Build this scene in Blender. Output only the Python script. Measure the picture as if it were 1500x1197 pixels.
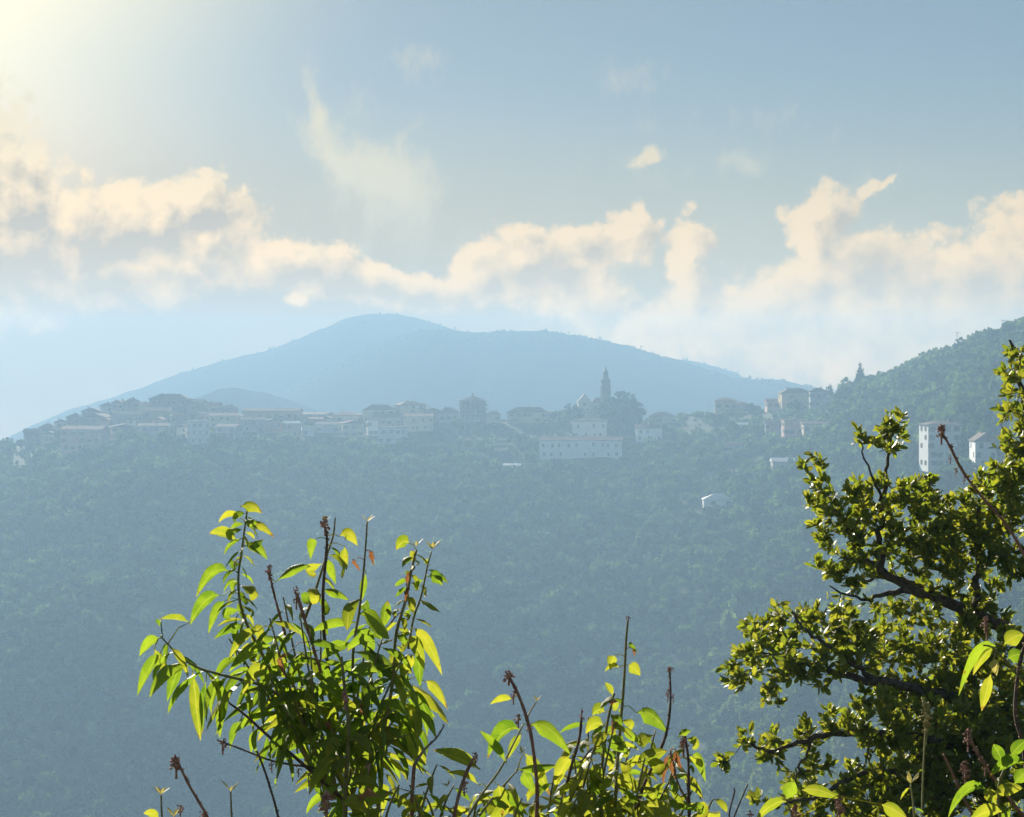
import bpy, bmesh, math, random
import numpy as np
from mathutils import Vector, Matrix, Euler, noise as mnoise

random.seed(7)
RNG = np.random.default_rng(11)
SC = bpy.context.scene
COL = SC.collection
for o in list(bpy.data.objects):
    bpy.data.objects.remove(o)

# ------------------------------------------------------------------ camera
F = 2800.0            # focal length in photograph pixels
HZ = 570.0            # row of the true horizon
PITCH = -math.atan((598.5 - HZ) / F)
cam = bpy.data.cameras.new('camera')
cam.lens = 36.0 * F / 1500.0
cam.sensor_width = 36.0
cam.clip_start = 0.05
cam.clip_end = 20000
cam_o = bpy.data.objects.new('camera', cam)
cam_o.rotation_euler = (math.pi / 2 + PITCH, 0, 0)
COL.objects.link(cam_o)
SC.camera = cam_o


def PX(u, y, d):
    """point of the world seen at column u, row y of the photograph, d metres ahead"""
    cx, cy = (u - 750.0) / F, (598.5 - y) / F
    v = Vector((cx, math.cos(PITCH) - cy * math.sin(PITCH), math.sin(PITCH) + cy * math.cos(PITCH)))
    return v * (d / v.y)


# ------------------------------------------------------------------ world, sun, exposure
SUN_AZ, SUN_EL = math.radians(-22.0), math.radians(21.0)
SUN_DIR = Vector((math.sin(SUN_AZ) * math.cos(SUN_EL), math.cos(SUN_AZ) * math.cos(SUN_EL), math.sin(SUN_EL)))
sun = bpy.data.lights.new('sun', 'SUN')
sun.energy = 5.0
sun.angle = math.radians(0.5)
sun.color = (1.0, 0.91, 0.74)
sun_o = bpy.data.objects.new('sun', sun)
sun_o.rotation_euler = (-SUN_DIR).to_track_quat('-Z', 'Y').to_euler()
COL.objects.link(sun_o)

SC.view_settings.view_transform = 'Standard'
SC.view_settings.look = 'None'
SC.view_settings.exposure = 1.08
SC.view_settings.gamma = 1.0
SC.view_settings.use_curve_mapping = False
SC.render.engine = 'CYCLES'
SC.cycles.use_denoising = True
SC.cycles.max_bounces = 6
SC.cycles.diffuse_bounces = 3
SC.cycles.transmission_bounces = 4
SC.cycles.volume_bounces = 1
SC.cycles.transparent_max_bounces = 8

world = bpy.data.worlds.new('World')
SC.world = world
world.use_nodes = True


class NT:
    """small helper that writes node graphs as expressions"""
    def __init__(self, tree):
        self.t = tree

    def new(self, typ, **kw):
        n = self.t.nodes.new(typ)
        for k, v in kw.items():
            setattr(n, k, v)
        return n

    def put(self, sock, v):
        if isinstance(v, bpy.types.NodeSocket):
            self.t.links.new(v, sock)
        elif v is not None:
            sock.default_value = v

    def m(self, op, a, b=None, c=None, clamp=False):
        n = self.new('ShaderNodeMath', operation=op, use_clamp=clamp)
        for i, v in enumerate((a, b, c)):
            self.put(n.inputs[i], v)
        return n.outputs[0]

    def v(self, op, a, b=None, s=None):
        n = self.new('ShaderNodeVectorMath', operation=op)
        self.put(n.inputs[0], a)
        if b is not None:
            self.put(n.inputs[1], b)
        if s is not None:
            self.put(n.inputs['Scale'], s)
        return n.outputs['Value'] if op in ('LENGTH', 'DOT_PRODUCT', 'DISTANCE') else n.outputs[0]

    def noise(self, vec, scale, detail=4, rough=0.55, out=0, dist=0.0, lac=2.0):
        n = self.new('ShaderNodeTexNoise')
        self.put(n.inputs['Vector'], vec)
        n.inputs['Scale'].default_value = scale
        n.inputs['Detail'].default_value = detail
        n.inputs['Roughness'].default_value = rough
        n.inputs['Distortion'].default_value = dist
        n.inputs['Lacunarity'].default_value = lac
        return n.outputs[out]

    def ss(self, x, a, b, lo=0.0, hi=1.0):
        n = self.new('ShaderNodeMapRange', interpolation_type='SMOOTHSTEP')
        self.put(n.inputs[0], x)
        for i, q in enumerate((a, b, lo, hi)):
            n.inputs[i + 1].default_value = q
        return n.outputs[0]

    def lin(self, x, a, b, lo=0.0, hi=1.0):
        n = self.new('ShaderNodeMapRange')
        self.put(n.inputs[0], x)
        for i, q in enumerate((a, b, lo, hi)):
            n.inputs[i + 1].default_value = q
        return n.outputs[0]

    def mix(self, f, a, b, blend='MIX'):
        n = self.new('ShaderNodeMix', data_type='RGBA', blend_type=blend)
        self.put(n.inputs[0], f)
        for i, v in ((6, a), (7, b)):
            self.put(n.inputs[i], (*v, 1.0) if isinstance(v, tuple) and len(v) == 3 else v)
        return n.outputs[2]


def azel(u, y):
    d = PX(u, y, 1.0).normalized()
    return math.atan2(d.x, d.y) * F / 100, math.asin(d.z) * F / 100


# clouds: column, row, half width, half height, tilt in degrees, weight
CLOUDS = [
    (-70, 300, 90, 110, 0, 1.0), (15, 290, 50, 56, 0, .85), (45, 245, 34, 26, 0, .6), (25, 370, 75, 66, 0, 1.0), (50, 420, 75, 30, 0, .8),
    (118, 345, 50, 46, 0, 1.0), (175, 330, 52, 40, 0, 1.0), (228, 322, 48, 40, 0, 1.0), (284, 303, 38, 32, 0, 1.1), (300, 350, 54, 38, 0, .9),
    (352, 325, 26, 34, 0, .5), (150, 395, 110, 36, 0, .9), (262, 388, 100, 26, 0, .8), (340, 390, 46, 20, 0, .6),
    (430, 384, 58, 26, 0, 1.0), (480, 408, 46, 20, 0, .8), (545, 415, 56, 20, 8, .85), (610, 430, 54, 19, 5, .85), (655, 434, 36, 18, -10, .7),
    (433, 441, 13, 8, 0, .5),
    (704, 408, 32, 30, -40, .9), (752, 386, 46, 32, -12, 1.1), (762, 345, 30, 11, 22, .6), (800, 398, 46, 26, 12, .9), (848, 360, 36, 21, -12, .8), (872, 384, 24, 16, 0, .5),
    (927, 338, 27, 24, -15, .9), (914, 362, 30, 17, 0, .6), (840, 440, 60, 30, 0, .5),
    (1008, 350, 25, 20, 0, .8), (998, 378, 15, 26, 12, .75), (1010, 408, 17, 24, -15, .7), (1014, 445, 30, 30, 0, .6), (1075, 426, 15, 9, 0, .4),
    (1205, 318, 36, 27, -20, .9), (1190, 348, 25, 24, 0, .85), (1238, 298, 18, 8, -35, .6), (1266, 282, 18, 6, -40, .5), (1296, 270, 14, 4, -45, .45),
    (1130, 440, 50, 32, -22, .6), (1185, 418, 44, 32, -25, .7), (1250, 402, 52, 40, -20, .85), (1330, 416, 64, 44, 0, .7), (1415, 408, 62, 42, -10, .75), (1500, 398, 80, 60, -22, .9), (1600, 385, 100, 80, 0, .9),
    (1150, 470, 150, 40, 0, .55), (1010, 480, 130, 34, 0, .5), (1350, 480, 200, 60, 0, .7), (1550, 480, 200, 90, 0, .8),
    (957, 226, 14, 12, 0, .38), (936, 241, 20, 8, 0, .25), (1015, 300, 13, 9, 0, .32),
]
# thin fibrous cloud: the same six numbers
WISPS = [
    (468, 180, 14, 56, -10, .75), (500, 235, 24, 60, -40, .95), (520, 172, 22, 28, 0, .32), (560, 258, 64, 32, 22, 1.0), (600, 272, 30, 46, -15, .85),
    (538, 222, 13, 34, -35, .6), (590, 215, 11, 30, 30, .55), (600, 325, 30, 50, 0, .5), (560, 305, 66, 30, 10, .5), (560, 350, 90, 40, 0, .26),
    (925, 120, 46, 28, 0, .34), (600, 90, 46, 20, 0, .28), (1080, 240, 44, 14, 0, .38), (1075, 180, 100, 30, 0, .18), (1250, 285, 60, 20, -35, .22), (930, 240, 50, 24, 0, .24),
]
# a broad even grey veil below the left clouds
VEIL = [(60, 540, 900, 190, 0, 1.0), (-200, 540, 500, 200, 0, 1.0)]


def field(n, p, items):
    """greatest of many soft ellipses"""
    acc = None
    for (u, y, rx, ry, rot, w) in items:
        a, e = azel(u, y)
        mp = n.new('ShaderNodeMapping', vector_type='TEXTURE')
        # each ellipse waits for the one before it, which keeps the shader's stack small
        n.put(mp.inputs['Vector'], p if acc is None else n.v('ADD', p, n.m('MULTIPLY', acc, 1e-9)))
        mp.inputs['Location'].default_value = (a, e, 0)
        mp.inputs['Rotation'].default_value = (0, 0, math.radians(-rot))
        mp.inputs['Scale'].default_value = (rx / 50, ry / 50, 1)
        ln = n.v('LENGTH', mp.outputs[0])
        val = n.m('MULTIPLY_ADD', ln, -w, w)
        acc = val if acc is None else n.m('SMOOTH_MAX', acc, val, 0.12)
    return acc


def cloud_group():
    g = bpy.data.node_groups.new('cloud_density', 'ShaderNodeTree')
    for nm, io, ty in (('Pos', 'INPUT', 'NodeSocketVector'), ('Dir', 'INPUT', 'NodeSocketVector'), ('Cumulus', 'OUTPUT', 'NodeSocketFloat')):
        g.interface.new_socket(nm, in_out=io, socket_type=ty)
    n = NT(g)
    gi, go = n.new('NodeGroupInput'), n.new('NodeGroupOutput')
    pos, d = gi.outputs[0], gi.outputs[1]
    w1 = n.v('SUBTRACT', n.noise(d, 1.6, 5, .6, out=1), (.5, .5, .5))
    p = n.v('ADD', pos, n.v('SCALE', w1, s=.42))
    f = field(n, p, CLOUDS)
    bil = n.noise(d, 2.1, 7, .55)
    bil2 = n.m('ABSOLUTE', n.m('SUBTRACT', n.noise(d, 2.9, 4, .46), .5))
    # the low bank is smoothed by distance
    sy = n.new('ShaderNodeSeparateXYZ')
    n.put(sy.inputs[0], pos)
    am = n.ss(sy.outputs[1], .6, 3.0, .5, 1.05)
    f = n.m('ADD', f, n.m('MULTIPLY', n.m('SUBTRACT', bil, .5), n.m('MULTIPLY', am, .80)))
    f = n.m('ADD', f, n.m('MULTIPLY', n.m('SUBTRACT', bil2, .10), n.m('MULTIPLY', am, .95)))
    n.put(go.inputs[0], f)
    return g


def build_world():
    t = world.node_tree
    t.nodes.clear()
    n = NT(t)
    out = n.new('ShaderNodeOutputWorld')
    bg = n.new('ShaderNodeBackground')
    tc = n.new('ShaderNodeTexCoord')
    D = tc.outputs['Generated']
    D = n.v('NORMALIZE', D)
    sep = n.new('ShaderNodeSeparateXYZ')
    n.put(sep.inputs[0], D)
    x, y, z = sep.outputs
    az = n.m('MULTIPLY', n.m('ARCTAN2', x, y), F / 100)
    el = n.m('MULTIPLY', n.m('ARCSINE', z), F / 100)
    cmb = n.new('ShaderNodeCombineXYZ')
    n.put(cmb.inputs[0], az)
    n.put(cmb.inputs[1], el)
    P = cmb.outputs[0]
    DS = n.v('SCALE', D, s=F / 100)
    # clear sky
    sky = n.new('ShaderNodeTexSky', sky_type='NISHITA')
    sky.sun_disc = False
    sky.sun_elevation = SUN_EL
    sky.sun_rotation = SUN_AZ
    sky.altitude = 300
    sky.air_density = SKY['air']
    sky.dust_density = SKY['dust']
    sky.ozone_density = SKY['ozone']
    up = n.new('ShaderNodeCombineXYZ')
    n.put(up.inputs[0], x)
    n.put(up.inputs[1], y)
    n.put(up.inputs[2], n.m('MAXIMUM', z, 0.012))
    n.put(sky.inputs[0], n.v('NORMALIZE', up.outputs[0]))
    base = n.mix(1.0, sky.outputs[0], SKY['tint'], 'MULTIPLY')
    gm = n.new('ShaderNodeGamma')
    n.put(gm.inputs[0], base)
    gm.inputs[1].default_value = SKY['gamma']
    base = n.mix(1.0, gm.outputs[0], tuple([SKY['gain']] * 3), 'MULTIPLY')
    sunang = n.v('DOT_PRODUCT', D, tuple(SUN_DIR))
    near = n.ss(sunang, math.cos(math.radians(30)), math.cos(math.radians(2)))
    glow = n.m('POWER', n.ss(sunang, math.cos(math.radians(23)), math.cos(math.radians(4))), 2.0)
    base = n.mix(1.0, base, n.mix(glow, (1.0, 1.0, 1.0), (3.3, 2.45, 1.45)), 'MULTIPLY')
    base = n.mix(1.0, base, n.mix(n.ss(el, 5.0, 0.0), (1.0, 1.0, 1.0), SKY['low']), 'MULTIPLY')
    # round the rest of the horizon the clouds go on, placed by noise alone
    farf = n.m('ADD', n.noise(DS, .45, 4, .55), n.m('MULTIPLY', n.m('SUBTRACT', 3.5, el), .04))
    farc = n.mix(n.ss(n.noise(DS, 1.1, 3, .55), .35, .65), SKY['sh_far'], SKY['lit_far'])
    edge = n.m('MAXIMUM', n.ss(n.m('ABSOLUTE', az), 9.8, 13.0), n.ss(el, 7.4, 9.5))
    edge = n.m('MAXIMUM', edge, n.m('LESS_THAN', y, 0.0))
    band = n.m('MULTIPLY', edge, n.ss(el, 9.0, 3.0))
    bg_far = n.new('ShaderNodeBackground')
    n.put(bg_far.inputs[0], n.mix(n.m('MULTIPLY', n.ss(farf, .5, .62), n.m('MULTIPLY', band, .85)), base, farc))
    bg_far.inputs[1].default_value = 0.1
    # clouds
    grp = cloud_group()
    dens = []
    st = n.v('NORMALIZE', n.v('SUBTRACT', (azel(-60, -40)[0], azel(-60, -40)[1], 0), P))
    sd = tuple(SUN_DIR)
    sdt = n.v('SUBTRACT', sd, D)
    sdt = n.v('NORMALIZE', sdt)
    for k in (0.0, 0.10, 0.26):
        gn = n.new('ShaderNodeGroup')
        gn.node_tree = grp
        n.put(gn.inputs[0], P if k == 0 else n.v('ADD', n.v('ADD', P, n.v('SCALE', st, s=k)), n.m('MULTIPLY', dens[-1], 1e-9)))
        n.put(gn.inputs[1], DS if k == 0 else n.v('ADD', n.v('ADD', DS, n.v('SCALE', sdt, s=k)), n.m('MULTIPLY', dens[-1], 1e-9)))
        dens.append(gn.outputs[0])
    vl = n.ss(field(n, n.v('ADD', P, n.v('SCALE', n.v('SUBTRACT', n.noise(DS, .5, 4, .5, out=1), (.5, .5, .5)), s=1.2)), VEIL), 0.0, 1.0)
    base = n.mix(n.m('MULTIPLY', vl, .8), base, SKY['veil'])
    alpha = n.ss(dens[0], 0.04, 0.32)
    d1 = n.ss(dens[1], 0.0, .8)
    d2 = n.ss(dens[2], 0.0, 1.0)
    shade = n.m('ADD', n.m('MULTIPLY_ADD', d2, .50, n.m('MULTIPLY', d1, .20)), n.m('MULTIPLY', n.ss(dens[0], .2, .75), .28))
    shade = n.m('ADD', shade, n.m('MULTIPLY', n.m('SUBTRACT', dens[2], dens[0]), 1.25))
    relief = n.m('MULTIPLY', n.m('SUBTRACT', n.noise(DS, 1.7, 5, .55), .5), 1.7)
    shade = n.m('ADD', shade, relief, clamp=True)
    litc = n.mix(near, SKY['lit_far'], SKY['lit_near'])
    shc = n.mix(near, SKY['sh_far'], SKY['sh_near'])
    cc = n.mix(shade, litc, shc)
    cc = n.mix(1.0, cc, n.mix(n.ss(el, 4.5, 0.0), (1.0, 1.0, 1.0), (2.4, 1.5, .35)), 'MULTIPLY')
    col = n.mix(n.m('MULTIPLY', alpha, n.ss(el, .3, 3.4, .74, .92)), base, cc)
    # wisps
    ww = n.v('SUBTRACT', n.noise(n.v('ADD', DS, n.m('MULTIPLY', shade, 1e-9)), 1.7, 6, .62, out=1), (.5, .5, .5))
    fw = field(n, n.v('ADD', P, n.v('SCALE', ww, s=.75)), WISPS)
    fw = n.m('ADD', fw, n.m('MULTIPLY', n.m('SUBTRACT', n.noise(n.v('MULTIPLY', DS, (1.0, 1.0, .55)), 3.2, 7, .66), .5), 1.0))
    aw = n.m('MULTIPLY', n.ss(fw, 0.05, .82), .85)
    col = n.mix(aw, col, litc)
    n.put(bg.inputs[0], col)
    bg.inputs[1].default_value = 0.1
    inside = n.m('MULTIPLY', n.m('MULTIPLY', n.m('LESS_THAN', n.m('ABSOLUTE', az), 9.8), n.m('LESS_THAN', el, 7.4)), n.m('MULTIPLY', n.m('GREATER_THAN', el, -3.0), n.m('GREATER_THAN', y, 0.0)))
    ms = n.new('ShaderNodeMixShader')
    n.put(ms.inputs[0], inside)
    n.put(ms.inputs[1], bg_far.outputs[0])
    n.put(ms.inputs[2], bg.outputs[0])
    n.put(out.inputs[0], ms.outputs[0])


SKY = dict(air=1.0, dust=0.6, ozone=4.5, tint=(.96, 1.04, .99), gamma=0.6, gain=.55, low=(2.0, 1.1, .3), veil=(1.3, .75, .2),
           lit_far=(3.55, 2.95, 1.85), lit_near=(4.5, 3.7, 2.25), sh_far=(1.6, 1.35, 1.05), sh_near=(1.5, 1.28, 1.0))
build_world()
world.cycles.sampling_method = 'MANUAL'
world.cycles.sample_map_resolution = 512


# ------------------------------------------------------------------ helpers for objects
def link(o, parent=None):
    COL.objects.link(o)
    if parent is not None:
        o.parent = parent
    return o


def tag(o, label=None, cat=None, group=None, kind=None):
    if label: o['label'] = label
    if cat: o['category'] = cat
    if group: o['group'] = group
    if kind: o['kind'] = kind
    return o


def mesh_np(name, verts, faces, mat=None, smooth=False):
    me = bpy.data.meshes.new(name)
    verts = np.asarray(verts, dtype=np.float32)
    if isinstance(faces, np.ndarray):
        nf, k = faces.shape
        me.vertices.add(len(verts))
        me.vertices.foreach_set('co', verts.ravel())
        me.loops.add(nf * k)
        me.loops.foreach_set('vertex_index', faces.astype(np.int32).ravel())
        me.polygons.add(nf)
        me.polygons.foreach_set('loop_start', np.arange(nf, dtype=np.int32) * k)
        me.polygons.foreach_set('loop_total', np.full(nf, k, dtype=np.int32))
        me.update(calc_edges=True)
    else:
        me.from_pydata([tuple(v) for v in verts], [], faces)
        me.update()
    if smooth:
        me.polygons.foreach_set('use_smooth', np.ones(len(me.polygons), dtype=bool))
    if mat is not None:
        for m_ in (mat if isinstance(mat, (list, tuple)) else [mat]):
            me.materials.append(m_)
    return me


def obj(name, me, parent=None, loc=None, rot=None):
    o = bpy.data.objects.new(name, me)
    if loc is not None: o.location = loc
    if rot is not None: o.rotation_euler = rot
    return link(o, parent)


def empty(name, loc=(0, 0, 0), rz=0.0):
    o = bpy.data.objects.new(name, None)
    o.location = loc
    o.rotation_euler = (0, 0, rz)
    o.empty_display_size = 0.1
    return link(o)


def material(name):
    m_ = bpy.data.materials.new(name)
    m_.use_nodes = True
    m_.node_tree.nodes.clear()
    n = NT(m_.node_tree)
    out = n.new('ShaderNodeOutputMaterial')
    return m_, n, out


def rough_mat(name, c1, c2, scale=1.0, rough=.85, spec=.25, detail=5, bump=0.0, coord='Object', island=0.0):
    m_, n, out = material(name)
    tc = n.new('ShaderNodeTexCoord')
    nz = n.noise(tc.outputs[coord], scale, detail, .6)
    f = n.ss(nz, .3, .7)
    col = n.mix(f, c1, c2)
    if island:
        oi = n.new('ShaderNodeObjectInfo')
        col = n.mix(1.0, col, n.mix(oi.outputs['Random'], tuple([1 - island] * 3), tuple([1 + island] * 3)), 'MULTIPLY')
    b = n.new('ShaderNodeBsdfPrincipled')
    n.put(b.inputs['Base Color'], col)
    b.inputs['Roughness'].default_value = rough
    b.inputs['Specular IOR Level'].default_value = spec
    if bump:
        bp = n.new('ShaderNodeBump')
        bp.inputs['Strength'].default_value = bump
        n.put(bp.inputs['Height'], nz)
        n.put(b.inputs['Normal'], bp.outputs[0])
    n.put(out.inputs[0], b.outputs[0])
    return m_


def foliage_mat(name, c1, c2, trans=.4, rough=.5, spec=.4, tcol=None, scale=3.0, rnd=.25):
    """leaf: a reflecting coat over a blade that lets light through"""
    m_, n, out = material(name)
    tc = n.new('ShaderNodeTexCoord')
    oi = n.new('ShaderNodeObjectInfo')
    nz = n.ss(n.noise(tc.outputs['Object'], scale, 3, .55), .3, .7)
    col = n.mix(nz, c1, c2)
    k = n.lin(oi.outputs['Random'], 0, 1, 1 - rnd, 1 + rnd)
    col = n.mix(1.0, col, k, 'MULTIPLY')
    b = n.new('ShaderNodeBsdfPrincipled')
    n.put(b.inputs['Base Color'], col)
    b.inputs['Roughness'].default_value = rough
    b.inputs['Specular IOR Level'].default_value = spec
    tr = n.new('ShaderNodeBsdfTranslucent')
    n.put(tr.inputs[0], n.mix(1.0, col, tcol or (1.5, 1.6, .7), 'MULTIPLY'))
    mx = n.new('ShaderNodeMixShader')
    mx.inputs[0].default_value = trans
    n.put(mx.inputs[1], b.outputs[0])
    n.put(mx.inputs[2], tr.outputs[0])
    n.put(out.inputs[0], mx.outputs[0])
    return m_


def sstep(a, b, x):
    t = np.clip((x - a) / (b - a), 0, 1)
    return t * t * (3 - 2 * t)


def vnoise(x, y, s, seed=0):
    """smooth 2-D value noise, vectorised"""
    x, y = np.asarray(x) / s + seed * 17.3, np.asarray(y) / s - seed * 9.1
    xi, yi = np.floor(x), np.floor(y)
    fx, fy = x - xi, y - yi
    fx, fy = fx * fx * (3 - 2 * fx), fy * fy * (3 - 2 * fy)

    def h(a, b):
        q = np.sin(a * 127.1 + b * 311.7 + seed * 74.7) * 43758.5453
        return q - np.floor(q)
    return (h(xi, yi) * (1 - fx) + h(xi + 1, yi) * fx) * (1 - fy) + (h(xi, yi + 1) * (1 - fx) + h(xi + 1, yi + 1) * fx) * fy - .5

# ------------------------------------------------------------------ ground
CREST_U = [-400, -100, 0, 40, 100, 160, 220, 300, 350, 440, 530, 600, 680, 750, 850, 890, 930, 1000, 1040, 1100, 1150, 1200, 1230, 1260, 1300, 1340, 1400, 1450, 1500, 1650, 2000]
CREST_Y = [720, 676, 657, 647, 628, 612, 604, 606, 611, 617, 620, 619, 619, 620, 616, 614, 620, 613, 607, 603, 599, 592, 578, 567, 558, 543, 521, 504, 484, 462, 450]


def crest_y(u): return np.interp(u, CREST_U, CREST_Y)
def crest_r(u): return np.interp(u, [0, 1050, 1250, 1500, 1700], [1150, 1150, 1080, 960, 920])
def valley_r(u): return np.interp(u, [0, 900, 1150, 1500, 1900], [650, 640, 560, 440, 400])


def H(x, y):
    x, y = np.asarray(x, float), np.asarray(y, float)
    r = np.hypot(x, y) + 1e-6
    th = np.arctan2(x, y)
    u = 750 + F * np.tan(np.clip(th, -.75, .75))
    rc, rv = crest_r(u), valley_r(u)
    zc = (HZ - crest_y(u)) / F * rc
    zv = -1.7 - .265 * rv
    front = -1.7 - .265 * r
    t = np.clip((r - rv) / (rc - rv), 0, 1)
    rise = zv + (zc - zv) * (.5 * t + .5 * np.sin(t * np.pi / 2))
    s = np.clip((r - rc) / 450, 0, 1)
    back = zc - 60 * s * s * (3 - 2 * s)
    far = np.clip((r - rc - 450) / (2650 - rc - 450), 0, 1)
    zb = zc - 60
    back = back + (-68.0 - zb) * far ** 1.5 * (r > rc + 450)
    z = np.where(r < rv, front, np.where(r < rc, rise, back))
    w = sstep(1.0, 2.0, np.abs(th))
    hill = -1.7 + np.minimum(.10 * r, 70)
    z = z * (1 - w) + hill * w
    amp = np.clip((r - 40) / 400, 0, 1)
    z = z + amp * (vnoise(x, y, 90, 1) * 8 * np.where((r > rc - 140) & (r < rc + 120), .25, 1) + vnoise(x, y, 30, 2) * 2.0) + np.clip(r / 40, 0, 1) * vnoise(x, y, 6, 3) * .5
    return z


def ground_hit(u, yrow, r0=420.0, r1=1240.0):
    """where the sight line through a pixel meets the slope; None when it passes above the ridge"""
    v = PX(u, yrow, 1.0)
    ys = np.linspace(r0, r1, 900)
    d = v.z * ys - H(v.x * ys, ys)
    k = np.where(d <= 0)[0]
    return None if len(k) == 0 else float(ys[k[0]])


def build_ground():
    th = np.concatenate([np.radians(np.linspace(-180, -24, 50)[:-1]), np.radians(np.linspace(-24, 24, 330)), np.radians(np.linspace(24, 180, 50)[1:])])
    rr = np.concatenate([np.geomspace(.4, 400, 70)[:-1], np.linspace(400, 1300, 200), np.linspace(1300, 2660, 30)[1:]])
    T, R = np.meshgrid(th, rr)
    X, Y = R * np.sin(T), R * np.cos(T)
    Z = H(X, Y)
    V = np.stack([X, Y, Z], -1).reshape(-1, 3)
    nr, nt = T.shape
    i = np.arange(nr - 1)[:, None] * nt + np.arange(nt - 1)[None, :]
    Q = np.stack([i, i + 1, i + nt + 1, i + nt], -1).reshape(-1, 4)[:, ::-1]
    g = rough_mat('slope_soil', (.035, .05, .022), (.09, .095, .05), .02, .95, .1, 8)
    o = obj('ground', mesh_np('ground', V, np.ascontiguousarray(Q), g, True))
    tag(o, kind='structure')


build_ground()

# far mountains: each a ridge with a front and a back slope
MOUNT = [
    ('mountain', 2380, 600, 250, [(-250, 690), (0, 645), (50, 620), (100, 600), (170, 580), (200, 570), (260, 548), (340, 526), (400, 511), (450, 492), (500, 469), (530, 462), (570, 459), (610, 466), (640, 476), (700, 492), (800, 520), (1000, 560), (1200, 600)]),
    ('mountain', 2100, 520, 250, [(330, 620), (400, 590), (460, 552), (520, 520), (570, 498), (610, 484), (650, 481), (690, 489), (720, 486), (770, 485), (800, 485), (830, 488), (870, 496), (900, 501), (960, 518), (1000, 530), (1040, 542), (1075, 554), (1110, 556), (1130, 555), (1170, 562), (1230, 576), (1350, 600), (1700, 610)]),
    ('mountain', 2450, 300, 180, [(900, 540), (980, 526), (1010, 528), (1040, 534), (1062, 541), (1080, 546), (1090, 556), (1150, 575), (1250, 590)]),
    ('hill', 1750, 250, 180, [(150, 640), (240, 600), (285, 582), (320, 571), (350, 568), (390, 575), (440, 592), (520, 620)]),
]


def build_mountains():
    mm = rough_mat('mountain_woodland', (.012, .020, .013), (.03, .038, .022), .05, 1.0, .0, 8)
    for k, (nm, r0, fr, bk, tab) in enumerate(MOUNT):
        us = np.linspace(tab[0][0], tab[-1][0], 420)
        ty = np.interp(us, [a for a, b in tab], [b for a, b in tab])
        ker = np.ones(9) / 9
        ty = np.convolve(np.pad(ty, 4, 'edge'), ker, 'valid')
        s = np.concatenate([np.linspace(-1, 0, 36)[:-1], np.linspace(0, 1, 18)])
        U, S = np.meshgrid(us, s)
        R = r0 + np.where(S < 0, S * fr, S * bk) 
        th = np.arctan((U - 750) / F)
        X, Y = R * np.sin(th), R * np.cos(th)
        zc = (HZ - ty)[None, :] / F * r0
        prof = np.where(S < 0, 1 + S, 1 - S)
        prof = prof * .55 + .45 * np.sin(prof * np.pi / 2)
        Z = -90 + (zc + 90) * prof
        bump = (vnoise(X, Y, 120, 5 + k) * 8 + vnoise(X, Y, 45, 8 + k) * 6) * np.sin(np.clip(1 - prof, 0, 1) * np.pi) + vnoise(X, Y, 11, 3 + k) * 2.2 + vnoise(X, Y, 4.5, 5 + k) * 1.0
        Z = Z + bump
        V = np.stack([X, Y, Z], -1).reshape(-1, 3)
        nr, nt = U.shape
        i = np.arange(nr - 1)[:, None] * nt + np.arange(nt - 1)[None, :]
        Q = np.stack([i, i + 1, i + nt + 1, i + nt], -1).reshape(-1, 4)[:, ::-1]
        o = obj(nm, mesh_np(nm, V, np.ascontiguousarray(Q), mm, True))
        tag(o, kind='structure')
        rows = np.arange(30, 38)
        for _ in range((260, 900, 160, 0)[k]):
            i_, j_ = int(RNG.choice(rows)), int(RNG.integers(5, nt - 5))
            if vnoise(U[i_, j_], 0, 26, 4) > -.25:
                CREST_TREES.append((X[i_, j_] + RNG.normal() * 4, Y[i_, j_], Z[i_, j_] - 1.0))


CREST_TREES = []
build_mountains()

# ------------------------------------------------------------------ tree crowns
LEAF_FAR_ = [foliage_mat('woodland_leaf', (.045, .08, .03), (.09, .135, .055), .4, .9, .0, rnd=.4, scale=.6),
            foliage_mat('pale_woodland_leaf', (.08, .11, .04), (.15, .18, .07), .35, .9, .0, rnd=.4, scale=.6),
            foliage_mat('dark_evergreen_leaf', (.018, .032, .016), (.04, .06, .025), .2, .9, .0, rnd=.4, scale=.6)]
LEAF_FAR = [LEAF_FAR_[0], LEAF_FAR_[2], LEAF_FAR_[1]]
BARK = rough_mat('bark', (.05, .04, .03), (.12, .095, .07), 6, .9, .2)


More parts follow.
